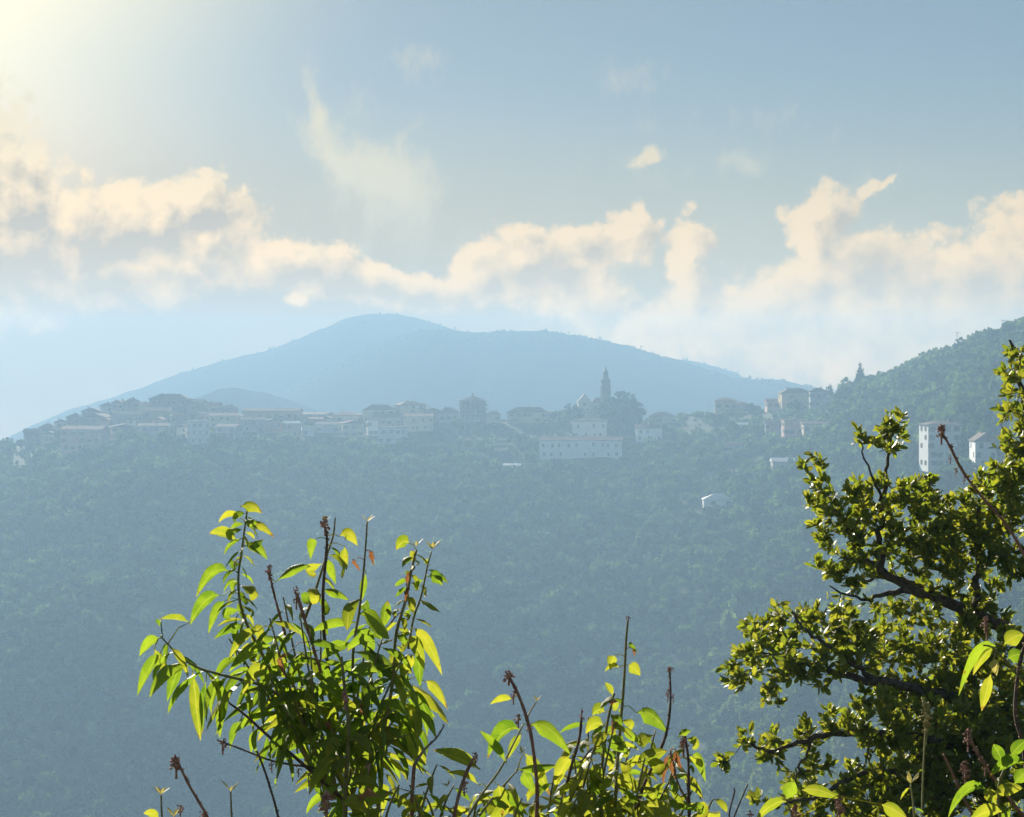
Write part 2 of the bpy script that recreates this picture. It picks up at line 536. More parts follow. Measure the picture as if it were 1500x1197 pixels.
def crown_mesh(name, seed, nq=220, shape='round', mat=None, quad=.26):
    """leaf clumps spread through a bumpy crown, unit radius, base at z = 0"""
    rg = np.random.default_rng(seed)
    nl = 7
    lobes = rg.normal(size=(nl, 3)) * .42
    lobes[:, 2] = np.abs(lobes[:, 2]) * .8
    lr = rg.uniform(.42, .72, nl)
    if shape == 'cone':
        h = 1 - np.sqrt(rg.random(nq)) * .99
        ang = rg.random(nq) * 6.283
        rad = ((1 - h) * .92 + .05) * (.62 + .38 * np.abs(np.sin(h * 20 + .6 * np.sin(ang * 2)))) * rg.uniform(.35, 1, nq) ** .5
        c = np.stack([np.cos(ang) * rad, np.sin(ang) * rad, h * 3.3 + .1 - .18 * rad], -1)
    else:
        li = rg.integers(0, nl, nq)
        v = rg.normal(size=(nq, 3))
        v /= np.linalg.norm(v, axis=1)[:, None]
        c = lobes[li] + v * (lr[li] * rg.uniform(.6, 1.03, nq) ** .5)[:, None]
        if shape == 'flat':
            c[:, 2] *= .55
            c[:, 2] = np.round(c[:, 2] * 3.2) / 3.2 + rg.normal(size=nq) * .05
        if shape == 'tall':
            c[:, 2] *= 2.4
            c[:, :2] *= .62
        c[:, 2] += .9 - (0 if shape != 'tall' else -.6)
    s = quad * rg.uniform(.6, 1.25, nq)
    if shape == 'cone':
        s = s * (.45 + .75 * (1 - h))
    a = rg.normal(size=(nq, 3)); a[:, 2] *= .6; a /= np.linalg.norm(a, axis=1)[:, None]
    b = np.cross(a, rg.normal(size=(nq, 3))); b /= np.linalg.norm(b, axis=1)[:, None]
    nrm = np.cross(a, b)
    p = [c + (a * ca + b * cb + nrm * cn) * s[:, None] for ca, cb, cn in ((-1, -.5, 0), (0, -.85, .2), (1, -.3, 0), (.7, .75, -.15), (-.35, .9, .1))]
    V = np.stack(p, 1).reshape(-1, 3)
    Q = np.arange(nq * 5).reshape(nq, 5)
    return mesh_np(name, V, Q, mat)


def tube(path, radii, sides=6, cap=True):
    """verts, quads of a tapered tube along a list of points"""
    path = [Vector(p) for p in path]
    V, Q = [], []
    ref = Vector((.31, .77, .55)).normalized()
    for i, p in enumerate(path):
        d = (path[min(i + 1, len(path) - 1)] - path[max(i - 1, 0)])
        d = d.normalized() if d.length > 1e-9 else Vector((0, 0, 1))
        a = d.cross(ref)
        if a.length < .1: a = d.cross(Vector((1, 0, 0)))
        a.normalize()
        b = d.cross(a)
        for k in range(sides):
            t = 2 * math.pi * k / sides
            V.append(p + (a * math.cos(t) + b * math.sin(t)) * radii[i])
    for i in range(len(path) - 1):
        for k in range(sides):
            Q.append((i * sides + k, i * sides + (k + 1) % sides, (i + 1) * sides + (k + 1) % sides, (i + 1) * sides + k))
    if cap:
        Q.append(tuple(range(sides))[::-1])
        Q.append(tuple((len(path) - 1) * sides + k for k in range(sides)))
    return V, Q


class MB:
    """collects shapes into one mesh"""
    def __init__(self):
        self.v, self.f, self.m = [], [], []

    def add(self, V, Q, mi=0):
        b = len(self.v)
        self.v.extend(tuple(p) for p in V)
        self.f.extend(tuple(i + b for i in q) for q in Q)
        self.m.extend([mi] * len(Q))
        return self

    def box(self, x0, x1, y0, y1, z0, z1, mi=0):
        V = [(x0, y0, z0), (x1, y0, z0), (x1, y1, z0), (x0, y1, z0), (x0, y0, z1), (x1, y0, z1), (x1, y1, z1), (x0, y1, z1)]
        return self.add(V, [(0, 3, 2, 1), (4, 5, 6, 7), (0, 1, 5, 4), (1, 2, 6, 5), (2, 3, 7, 6), (3, 0, 4, 7)], mi)

    def tube(self, path, radii, sides=6, mi=0):
        return self.add(*tube(path, radii, sides), mi)

    def lathe(self, prof, sides=8, mi=0, c=(0, 0)):
        """prof: (radius, z) from bottom to top"""
        V, Q = [], []
        for r_, z_ in prof:
            for k in range(sides):
                t = 2 * math.pi * (k + .5) / sides
                V.append((c[0] + r_ * math.cos(t), c[1] + r_ * math.sin(t), z_))
        for i in range(len(prof) - 1):
            for k in range(sides):
                Q.append((i * sides + k, i * sides + (k + 1) % sides, (i + 1) * sides + (k + 1) % sides, (i + 1) * sides + k))
        Q.append(tuple(range(sides))[::-1])
        Q.append(tuple((len(prof) - 1) * sides + k for k in range(sides)))
        return self.add(V, Q, mi)

    def mesh(self, name, mats, smooth=False):
        me = bpy.data.meshes.new(name)
        me.from_pydata(self.v, [], self.f)
        for m_ in (mats if isinstance(mats, (list, tuple)) else [mats]):
            me.materials.append(m_)
        me.polygons.foreach_set('material_index', self.m)
        if smooth:
            me.polygons.foreach_set('use_smooth', [True] * len(self.f))
        me.update()
        return me


KEEP_CLEAR = []     # (x, y, radius) footprints without woodland


def scatter(name, pts, radii, protos, label=None):
    """one woodland object: crowns set on points"""
    me = bpy.data.meshes.new(name)
    n_ = len(pts)
    me.vertices.add(n_)
    me.vertices.foreach_set('co', np.asarray(pts, np.float32).ravel())
    at = me.attributes.new('size', 'FLOAT_VECTOR', 'POINT')
    sz = np.stack([radii * RNG.uniform(.85, 1.2, n_), radii * RNG.uniform(.85, 1.2, n_), radii * RNG.uniform(.75, 1.35, n_)], -1)
    at.data.foreach_set('vector', sz.astype(np.float32).ravel())
    rt = me.attributes.new('turn', 'FLOAT_VECTOR', 'POINT')
    tn = np.zeros((n_, 3)); tn[:, 2] = RNG.uniform(0, 6.283, n_); tn[:, :2] = RNG.normal(size=(n_, 2)) * .12
    rt.data.foreach_set('vector', tn.astype(np.float32).ravel())
    ix = me.attributes.new('which', 'INT', 'POINT')
    ix.data.foreach_set('value', RNG.integers(0, len(protos), n_).astype(np.int32))
    o = obj(name, me)
    g = bpy.data.node_groups.new(name, 'GeometryNodeTree')
    g.interface.new_socket('Geometry', in_out='INPUT', socket_type='NodeSocketGeometry')
    g.interface.new_socket('Geometry', in_out='OUTPUT', socket_type='NodeSocketGeometry')
    gi, go = g.nodes.new('NodeGroupInput'), g.nodes.new('NodeGroupOutput')
    iop = g.nodes.new('GeometryNodeInstanceOnPoints')
    m2p = g.nodes.new('GeometryNodeMeshToPoints')
    g.links.new(gi.outputs[0], m2p.inputs[0])
    g.links.new(m2p.outputs[0], iop.inputs['Points'])
    gti = g.nodes.new('GeometryNodeGeometryToInstance')
    for pme in protos[::-1]:
        po = bpy.data.objects.new('crown_source', pme)
        oi = g.nodes.new('GeometryNodeObjectInfo')
        oi.inputs['Object'].default_value = po
        g.links.new(oi.outputs['Geometry'], gti.inputs[0])
    g.links.new(gti.outputs[0], iop.inputs['Instance'])
    iop.inputs['Pick Instance'].default_value = True

    def attr(nm, ty):
        a = g.nodes.new('GeometryNodeInputNamedAttribute')
        a.data_type = ty
        a.inputs[0].default_value = nm
        return [s for s in a.outputs if s.enabled and s.name == 'Attribute'][0]
    g.links.new(attr('which', 'INT'), iop.inputs['Instance Index'])
    g.links.new(attr('size', 'FLOAT_VECTOR'), iop.inputs['Scale'])
    g.links.new(attr('turn', 'FLOAT_VECTOR'), iop.inputs['Rotation'])
    g.links.new(iop.outputs[0], go.inputs[0])
    md = o.modifiers.new('woodland', 'NODES')
    md.node_group = g
    tag(o, label, None, None, 'stuff')
    return o


CROWNS = [crown_mesh('crown', 20 + k, 190, 'round', LEAF_FAR[0]) for k in range(5)]
CROWNS_PALE = [crown_mesh('crown', 50 + k, 260, 'round', LEAF_FAR[2], .22) for k in range(3)]
CROWNS_DARK = [crown_mesh('crown', 40 + k, 190, 'round', LEAF_FAR[1]) for k in range(3)]


def plant_woods():
    step = 4.3
    gx, gy = np.meshgrid(np.arange(-420, 430, step), np.arange(360, 1330, step))
    x = (gx + RNG.uniform(-.5, .5, gx.shape) * step * 1.1).ravel()
    y = (gy + RNG.uniform(-.5, .5, gy.shape) * step * 1.1).ravel()
    r = np.hypot(x, y)
    u = 750 + F * x / y
    ok = (u > -420) & (u < 1950) & (r < crest_r(u) + 130) & (r > valley_r(u) - 140)
    nz = vnoise(x, y, 40, 6) + .6 * vnoise(x, y, 14, 4)
    ok &= nz > -.52
    # the village itself: no wild trees near the ridge top left of the right hill
    town = (r > crest_r(u) - 70) & (u > 10) & (u < 1235)
    ok &= ~(town & (RNG.random(x.shape) < .5))
    for (cx, cy, cr) in KEEP_CLEAR:
        ok &= (x - cx) ** 2 + (y - cy) ** 2 > cr * cr
    x, y, r, u = x[ok], y[ok], r[ok], u[ok]
    big = sstep(1000, 1250, u) * sstep(.2, -.3, (r - crest_r(u)) / 400)
    rad = (1.2 + 2.0 * RNG.random(x.shape) ** 3 + .9 * np.clip(vnoise(x, y, 35, 2) + .3, 0, 1)) * (1 + .45 * big)
    rad = np.where(town[ok], rad * .55, rad)
    z = H(x, y) - .4 * rad
    half = RNG.random(len(x)) < .8
    P_ = np.stack([x, y, z], -1)
    scatter('woodland', P_[half], rad[half], CROWNS, 'dense hazy woodland covering the slope below the hill village')
    scatter('evergreen_woodland', P_[~half], rad[~half] * 1.05, CROWNS_DARK, 'darker evergreen trees mixed through the hazy woodland slope')
    pale = (~half) & (u > 1030) & (r < valley_r(u) + 190) & (RNG.random(len(x)) < .8)
    near_pale = (u > 1020) & (r < valley_r(u) + 170) & half & (RNG.random(len(x)) < .35)
    sel = pale | near_pale
    scatter('pale_woodland', P_[sel] + np.array([1.2, -1.0, .6]), rad[sel] * 1.25, CROWNS_PALE, 'paler larger trees on the nearer slope below the oak')
    scatter('mountain_woodland', np.array(CREST_TREES), RNG.uniform(.7, 1.5, len(CREST_TREES)), CROWNS, 'tiny trees along the crest of the far mountain')
    # scrub on the near slope between the viewer and the valley
    rr = 9 * (480 / 9) ** RNG.random(9000)
    aa = RNG.uniform(-.42, .42, rr.shape)
    sx, sy = rr * np.sin(aa), rr * np.cos(aa)
    keep = rr < valley_r(750 + F * np.tan(aa)) - 120
    sx, sy, rr = sx[keep], sy[keep], rr[keep]
    scatter('scrub', np.stack([sx, sy, H(sx, sy) - .1], -1), (.22 + .0045 * rr) * RNG.uniform(.5, 1.3, len(rr)), CROWNS, 'low scrub covering the near slope below the viewpoint')
    print('WOOD', len(x))

# ------------------------------------------------------------------ village
def wall_mat(name, c, v=.12):
    return rough_mat(name, tuple(q * (1 - v) for q in c), tuple(min(.85, q * (1 + v)) for q in c), .45, .9, .2, 6, island=.22)


WALL = dict(w=wall_mat('white_render', (.82, .81, .79), .04), c=wall_mat('cream_render', (.68, .58, .42)), p=wall_mat('pink_render', (.60, .38, .31)),
            o=wall_mat('ochre_render', (.52, .37, .18)), g=wall_mat('stone_wall', (.27, .23, .19), .3), l=wall_mat('lilac_grey_render', (.40, .36, .37)))
ROOF = dict(t=rough_mat('terracotta_tiles', (.15, .07, .04), (.25, .12, .07), .9, .9, .2, 6), b=rough_mat('weathered_tiles', (.09, .06, .042), (.17, .115, .08), .9, .9, .2, 6),
            g=rough_mat('grey_roofing', (.18, .17, .16), (.28, .27, .25), .9, .85, .25, 6), w=rough_mat('pale_roofing', (.6, .6, .58), (.72, .72, .7), .9, .7, .3, 4))
FRAME = rough_mat('window_frame', (.30, .28, .25), (.38, .36, .32), 1, .7)
m_, n_, out_ = material('window_pane')
b_ = n_.new('ShaderNodeBsdfPrincipled')
b_.inputs['Base Color'].default_value = (.02, .022, .028, 1)
b_.inputs['Roughness'].default_value = .15
n_.put(out_.inputs[0], b_.outputs[0])
PANE = m_
SHUT = [rough_mat('green_shutter', (.035, .07, .045), (.05, .09, .06), 2, .7), rough_mat('brown_shutter', (.10, .06, .035), (.14, .085, .05), 2, .7)]


def window_meshes():
    res = {}
    for key, w, h in (('norm', 1.15, 1.75), ('small', .8, 1.0), ('wide', 1.9, 1.9)):
        for k in range(3):
            mb = MB()
            mb.box(-w / 2 - .14, w / 2 + .14, -.10, .02, -h / 2 - .2, -h / 2, 0)
            mb.box(-w / 2 - .12, w / 2 + .12, -.06, .02, h / 2, h / 2 + .12, 0)
            mb.box(-w / 2 - .12, -w / 2, -.06, .02, -h / 2, h / 2, 0)
            mb.box(w / 2, w / 2 + .12, -.06, .02, -h / 2, h / 2, 0)
            mb.box(-w / 2, w / 2, -.015, .015, -h / 2, h / 2, 1)
            mb.box(-.035, .035, -.04, -.018, -h / 2, h / 2, 0)
            if k and key == 'norm':
                for s in (-1, 1):
                    x = s * (w / 2 + .12 + w * .27)
                    mb.box(x - w * .25, x + w * .25, -.05, .0, -h / 2, h / 2, 2)
            res[key, k] = mb.mesh('window', [FRAME, PANE, SHUT[max(0, k - 1)]])
    return res


WINS = window_meshes()


def roof_mb(kind, w, d, z0, z1, ov=.55, th=.22):
    """roof over a w by d plan, eaves at z0, ridge at z1"""
    mb = MB()
    X, Y = w / 2 + ov, d / 2 + ov
    h = max(z1 - z0, .35)
    if kind == 'flat':
        mb.box(-w / 2 - .18, w / 2 + .18, -d / 2 - .18, d / 2 + .18, z0, z0 + .35)
        mb.box(-w / 2 + .25, w / 2 - .25, -d / 2 + .25, d / 2 - .25, z0 + .35, z0 + .42)
        return mb
    if kind == 'hip':
        rx, ry = max(X - Y, .2) if X > Y else .2, max(Y - X, .2) if Y > X else .2
    elif kind == 'gable':
        rx, ry = X, .06
    else:  # 'front': gable end towards the valley
        rx, ry = .06, Y
    base = [(-X, -Y), (X, -Y), (X, Y), (-X, Y)]
    top = [(-rx, -ry), (rx, -ry), (rx, ry), (-rx, ry)]
    V = [(x, y, z0 - th) for x, y in base] + [(x, y, z0) for x, y in base] + [(x, y, z0 + h) for x, y in top]
    Q = [(3, 2, 1, 0)]
    for k in range(4):
        j = (k + 1) % 4
        Q += [(k, j, 4 + j, 4 + k), (4 + k, 4 + j, 8 + j, 8 + k)]
    Q.append((8, 9, 10, 11))
    return mb.add(V, Q)


def ground_under(u, yb):
    d = ground_hit(u, yb)
    if d is None:
        d = float(crest_r(u)) - 4.0
    return d


def house(u0, u1, yt, ye, yb, kind, wall, roof, wc, wr, label, name='house', group=None, d=None, rz=None, dep=None, chim=1, wkey='norm'):
    uc = (u0 + u1) / 2
    d = d or ground_under(uc, yb)
    s = d / F
    w = (u1 - u0) * s - (0 if kind == 'flat' else 1.0)
    c = PX(uc, yb, d)
    zb = c.z
    ze, zt = PX(uc, ye, d).z - zb, PX(uc, yt, d).z - zb
    if kind == 'flat': ze = zt - .35
    dep = dep or min(max(w * .75, 6), 11)
    rg = random.Random(int(u0 * 7 + yb))
    rz = (rg.uniform(-.45, .45) if u1 < 680 and u1 - u0 < 70 else rg.uniform(-.15, .15)) if rz is None else rz
    r = empty(name, (c.x, d + dep / 2, zb), rz)
    tag(r, label, 'house' if name == 'house' else name.split('_')[-1] if name != 'greenhouse' else 'shed', group or 'houses of the hill village')
    if name == 'villa': r['category'] = 'villa'
    mb = MB()
    z0 = min(-2.0, float(H(c.x, d + dep)) - zb - 1.5, float(H(c.x, d)) - zb - 1.5)
    z0 = max(z0, -9)
    mb.box(-w / 2, w / 2, -dep / 2, dep / 2, z0, ze - (.22 if kind != 'flat' else 0))
    if kind in ('gable', 'front'):
        h = zt - ze - .15
        if kind == 'gable':
            for sx in (-w / 2, w / 2):
                mb.add([(sx, -dep / 2, ze - .22), (sx, dep / 2, ze - .22), (sx, 0, ze + h), (sx * .97, -dep / 2, ze - .22), (sx * .97, dep / 2, ze - .22), (sx * .97, 0, ze + h)], [(0, 1, 2), (5, 4, 3), (0, 2, 5, 3), (1, 4, 5, 2)])
        else:
            for sy in (-dep / 2, dep / 2):
                mb.add([(-w / 2, sy, ze - .22), (w / 2, sy, ze - .22), (0, sy, ze + h), (-w / 2, sy * .97, ze - .22), (w / 2, sy * .97, ze - .22), (0, sy * .97, ze + h)], [(0, 1, 2), (5, 4, 3), (0, 2, 5, 3), (1, 4, 5, 2)])
    obj('wall', mb.mesh('wall', WALL[wall]), r)
    rf = obj('roof', roof_mb(kind, w, dep, ze, zt).mesh('roof', ROOF[roof]), r)
    for k in range(chim):
        cx, cy = rg.uniform(-.33, .33) * w, rg.uniform(.05, .25) * dep
        cb = MB()
        top = zt + (.5 if kind != 'flat' else 1.2)
        cb.box(cx - .35, cx + .35, cy - .3, cy + .3, ze - .1, top)
        cb.box(cx - .45, cx + .45, cy - .4, cy + .4, top, top + .15)
        obj('chimney', cb.mesh('chimney', WALL['g']), rf)
    # windows on the valley side and the two ends
    if wc * wr:
        kk = rg.choice((0, 0, 1, 2)) if wall != 'w' else rg.choice((0, 1, 2))
        st = ze / wr
        for j in range(wr):
            zc = ze - st * (j + .5) - .1
            for i in range(wc):
                if rg.random() < .26: continue
                x = (i + .5 + rg.uniform(-.22, .22)) / wc * w - w / 2
                if w / wc > 1.9:
                    obj('window', WINS[wkey, kk], r, (x, -dep / 2 - .012, zc + rg.uniform(-.3, .25)))
            for sx in (-1, 1):
                for q in (-.22, .22):
                    if rg.random() < .6:
                        obj('window', WINS[wkey, kk], r, (sx * (w / 2 + .012), q * dep, zc), (0, 0, sx * math.pi / 2))
    KEEP_CLEAR.append((c.x, d + dep / 2, w / 2 + 2.5))
    KEEP_CLEAR.append((c.x - w / 4, d - 3, w / 4 + 3))
    KEEP_CLEAR.append((c.x + w / 4, d - 3, w / 4 + 3))
    if wall == 'w':
        KEEP_CLEAR.append((c.x, d - 9, w / 2 + 1))
    return r


HOUSES = [
    # skyline of the old village, from its left end up to the top and down to the right
    (33, 58, 628, 633, 651, 'gable', 'g', 'b', 2, 2, 'stone house at the far left end of the village ridge'),
    (57, 80, 621, 626, 643, 'hip', 'p', 't', 2, 2, 'pinkish house second from the left end of the village ridge'),
    (77, 99, 614, 618, 637, 'front', 'c', 'b', 2, 2, 'cream house third from the left end of the village ridge'),
    (97, 121, 606, 611, 632, 'hip', 'g', 'b', 2, 2, 'stone hip-roofed house above the broad pink wall on the left'),
    (118, 147, 597, 602, 624, 'front', 'g', 'b', 3, 2, 'stone house on the skyline where the left roofline jumps up a step'),
    (145, 166, 590, 594, 614, 'hip', 'l', 'b', 2, 2, 'grey hip-roofed house on the skyline midway up to the village top'),
    (163, 183, 586, 590, 611, 'front', 'g', 't', 2, 2, 'narrow stone house on the skyline two roofs below the village top'),
    (180, 204, 583, 588, 609, 'hip', 'g', 'b', 2, 2, 'squat stone house on the skyline just left of the village top'),
    (202, 220, 589, 592, 608, 'gable', 'c', 't', 2, 1, 'low cream house filling the dip left of the highest roof'),
    (218, 276, 577, 584, 606, 'hip', 'g', 'b', 5, 2, 'largest and highest house with a wide hip roof crowning the village'),
    (274, 300, 585, 589, 607, 'gable', 'g', 'b', 3, 1, 'long-roofed stone house just right of the highest roof'),
    (298, 323, 589, 593, 608, 'gable', 'l', 't', 2, 1, 'grey house with a sloping roof, second to the right of the highest roof'),
    (320, 346, 593, 598, 612, 'hip', 'g', 'b', 2, 1, 'low stone house at the right foot of the village top'),
    # rows below the skyline on the left
    (88, 156, 624, 629, 661, 'gable', 'p', 't', 5, 3, 'broad pinkish building lowest on the left flank of the village'),
    (124, 162, 606, 611, 630, 'front', 'g', 'b', 3, 2, 'stone house just above the broad pinkish building'),
    (160, 206, 602, 607, 628, 'gable', 'l', 'b', 4, 2, 'grey long house under the skyline left of the ochre facade'),
    (205, 248, 597, 602, 621, 'gable', 'o', 't', 4, 2, 'ochre facade directly below the highest roof of the village'),
    (158, 200, 621, 625, 643, 'front', 'g', 'b', 3, 2, 'shaded stone house in the lower row right of the pinkish building'),
    (200, 246, 620, 624, 642, 'gable', 'l', 'b', 4, 2, 'grey house in the lower row below the ochre facade'),
    (247, 276, 605, 609, 632, 'hip', 'g', 't', 2, 2, 'stone house between the ochre facade and the tall white house'),
    (275, 303, 616, 620, 651, 'flat', 'w', 'g', 3, 3, 'tall white three-storey house on the left part of the village slope'),
    (303, 346, 605, 609, 627, 'gable', 'c', 't', 4, 2, 'cream house up the slope right of the tall white house'),
    (316, 352, 621, 625, 641, 'gable', 'l', 'b', 3, 2, 'grey house beside and right of the tall white house'),
    # small houses wedged between the rows on the left
    (110, 128, 619, 622, 634, 'hip', 'c', 'b', 1, 2, 'tiny cream house wedged above the left end of the broad pinkish building'),
    (146, 163, 612, 616, 631, 'front', 'p', 't', 1, 2, 'tiny pink gable-fronted house above the right end of the broad pinkish building'),
    (184, 201, 611, 614, 629, 'front', 'c', 'b', 1, 2, 'tiny cream gable-fronted house left of the ochre facade, one row down'),
    (222, 240, 611, 614.5, 630, 'front', 'p', 't', 1, 2, 'tiny pink gable-fronted house just below the ochre facade'),
    (258, 277, 622, 625.5, 642, 'front', 'c', 'b', 1, 2, 'tiny cream gable-fronted house touching the tall white house from the left'),
    (286, 303, 603, 606, 619, 'hip', 'p', 'b', 1, 1, 'tiny pink hip-roofed house right above the tall white house'),
    (336, 354, 606, 609, 622, 'front', 'p', 't', 1, 2, 'tiny pink gable-fronted house before the left end of the long ochre house'),
    (402, 418, 608, 611, 622, 'front', 'l', 'b', 1, 1, 'tiny grey gable-fronted house against the middle of the long ochre house'),
    (470, 488, 610, 613, 624, 'front', 'c', 't', 1, 1, 'tiny cream gable-fronted house above the low white house'),
    (60, 84, 632, 635.5, 650, 'front', 'c', 't', 2, 1, 'low cream gable-fronted house left of the broad pinkish building'),
    # the long low middle
    (354, 441, 598, 602, 617, 'gable', 'o', 'b', 8, 1, 'very long low ochre house with a straight ridge on the skyline'),
    (440, 487, 604, 607, 619, 'gable', 'g', 'b', 4, 1, 'low stone house continuing the skyline right of the long ochre house'),
    (485, 529, 603.5, 608, 621, 'hip', 'c', 't', 4, 1, 'cream hip-roofed house before the gap in the middle of the skyline'),
    (350, 386, 611, 615, 633, 'gable', 'l', 'b', 3, 2, 'grey house under the left end of the long ochre house'),
    (384, 413, 613, 617, 635, 'front', 'p', 'b', 3, 2, 'dull pink house under the middle of the long ochre house'),
    (413, 438, 617, 620, 641, 'gable', 'p', 'w', 2, 2, 'reddish house with a bright pale roof strip below the long ochre house'),
    (430, 472, 611, 614, 627, 'gable', 'g', 't', 4, 1, 'stone house above the tiny white cube house'),
    (441, 459, 625, 628, 639, 'flat', 'w', 'g', 2, 1, 'tiny white cube house low in the middle of the village'),
    (462, 500, 618, 622, 635, 'gable', 'w', 'b', 4, 1, 'low white house right of the tiny white cube house'),
    (498, 532, 616, 620, 641, 'front', 'c', 't', 3, 2, 'cream house left of the narrow white house'),
    (529, 581, 593, 600, 619, 'hip', 'c', 'b', 4, 2, 'large cream house with a broad hip roof right of the skyline gap'),
    (579, 622, 588, 593, 606, 'hip', 'c', 't', 3, 2, 'raised cream house with the tallest roof between the gap and the tower block'),
    (620, 643, 597, 601, 617, 'front', 'g', 'b', 2, 2, 'small stone house right of the raised cream house'),
    (640, 674, 597, 604, 620, 'hip', 'l', 'b', 3, 1, 'rounded hip-roofed house touching the storeyed block from the left'),
    (537, 553, 616, 619, 639, 'flat', 'w', 'g', 2, 2, 'narrow white house standing upright below the large cream house'),
    (556, 593, 625, 629, 651, 'flat', 'w', 'b', 3, 2, 'wide white house with dark openings at the lower village edge'),
    (590, 635, 606, 610, 632, 'gable', 'c', 't', 5, 2, 'cream house with rows of windows right of the wide white house'),
    (545, 590, 606, 611, 626, 'gable', 'l', 'b', 4, 1, 'grey house between the large cream house and the wide white house'),
    # round the church
    (711, 734, 602.5, 606.5, 621, 'hip', 'c', 'b', 2, 1, 'small cream house attached right of the storeyed block'),
    (743, 806, 596.5, 603.5, 620, 'hip', 'o', 'b', 6, 2, 'long ochre hip-roofed house standing alone left of the church trees'),
    (923, 938, 598, 603, 622, 'gable', 'c', 't', 1, 2, 'narrow cream house showing behind the big dark tree'),
    (838, 891, 612, 617, 643, 'hip', 'w', 'b', 4, 2, 'white house with a dark loggia stripe just below the church'),
    (789, 913, 640, 645, 672, 'gable', 'w', 't', 10, 2, 'longest white building stretched along the slope below the church'),
    (950, 991, 603.5, 609, 622, 'hip', 'c', 'b', 4, 1, 'cream house with tall dark openings right of the big dark tree'),
    (931, 971, 622, 627, 646, 'gable', 'w', 't', 3, 2, 'white house half hidden by woods below the cream hip-roofed house'),
    # towards the right hill
    (1047, 1082, 582.5, 587, 603, 'hip', 'o', 't', 3, 1, 'ochre house standing alone on the skyline beside a thin pole'),
    (1079, 1094, 589, 591.5, 603, 'gable', 'o', 't', 1, 1, 'little ochre annex on the right of the lone ochre skyline house'),
    (1122, 1150, 584, 588, 598, 'gable', 'p', 't', 3, 1, 'low pink house at the left of the hillside trio'),
    (1143, 1190, 568.5, 575.5, 596, 'hip', 'o', 't', 4, 2, 'big ochre house with wide eaves, highest of the hillside trio'),
    (1186, 1213, 568, 573, 598, 'hip', 'l', 'b', 3, 2, 'lilac-grey house at the right of the hillside trio'),
    (1121, 1150, 615, 619, 641, 'gable', 'l', 'b', 3, 2, 'grey house at the left end of the row below the hillside trio'),
    (1148, 1178, 615, 618, 647, 'flat', 'p', 't', 4, 3, 'pinkish block with many windows in the row below the hillside trio'),
    (1176, 1217, 617, 621, 646, 'gable', 'c', 'b', 4, 2, 'cream house at the right end of the row below the hillside trio'),
    (1131, 1172, 671, 676, 693, 'gable', 'l', 'w', 4, 1, 'faint pale house in the woods under the hillside rows'),
    (1060, 1088, 648, 652, 664, 'gable', 'l', 'b', 3, 1, 'faint grey cottage in the woods left of the hillside rows'),
    (1076, 1098, 619, 622, 632, 'gable', 'l', 'w', 2, 1, 'small pale cottage below the lone ochre skyline house'),
    (1030, 1076, 724, 732, 743, 'hip', 'w', 'w', 4, 1, 'white-roofed farmhouse alone far down in the woods'),
    (737, 764, 679, 681.5, 686, 'gable', 'w', 'w', 2, 1, 'low white shed alone in the woods left of the longest white building'),
    (1355, 1408, 616, 622, 684, 'hip', 'w', 'b', 4, 5, 'tall white tower-like house with five rows of windows on the right hill'),
    (1428, 1463, 634, 646, 686, 'front', 'w', 'b', 2, 3, 'white gable-fronted house right of the tall white tower-like house'),
]
for h_ in HOUSES:
    kw = {}
    if h_[10].startswith('longest white'): kw = dict(rz=-.03, dep=11, chim=3)
    if 'tower-like' in h_[10]: kw = dict(rz=.10, dep=12)
    if 'gable-fronted' in h_[10]: kw = dict(rz=-.05, dep=12)
    house(*h_, **kw)


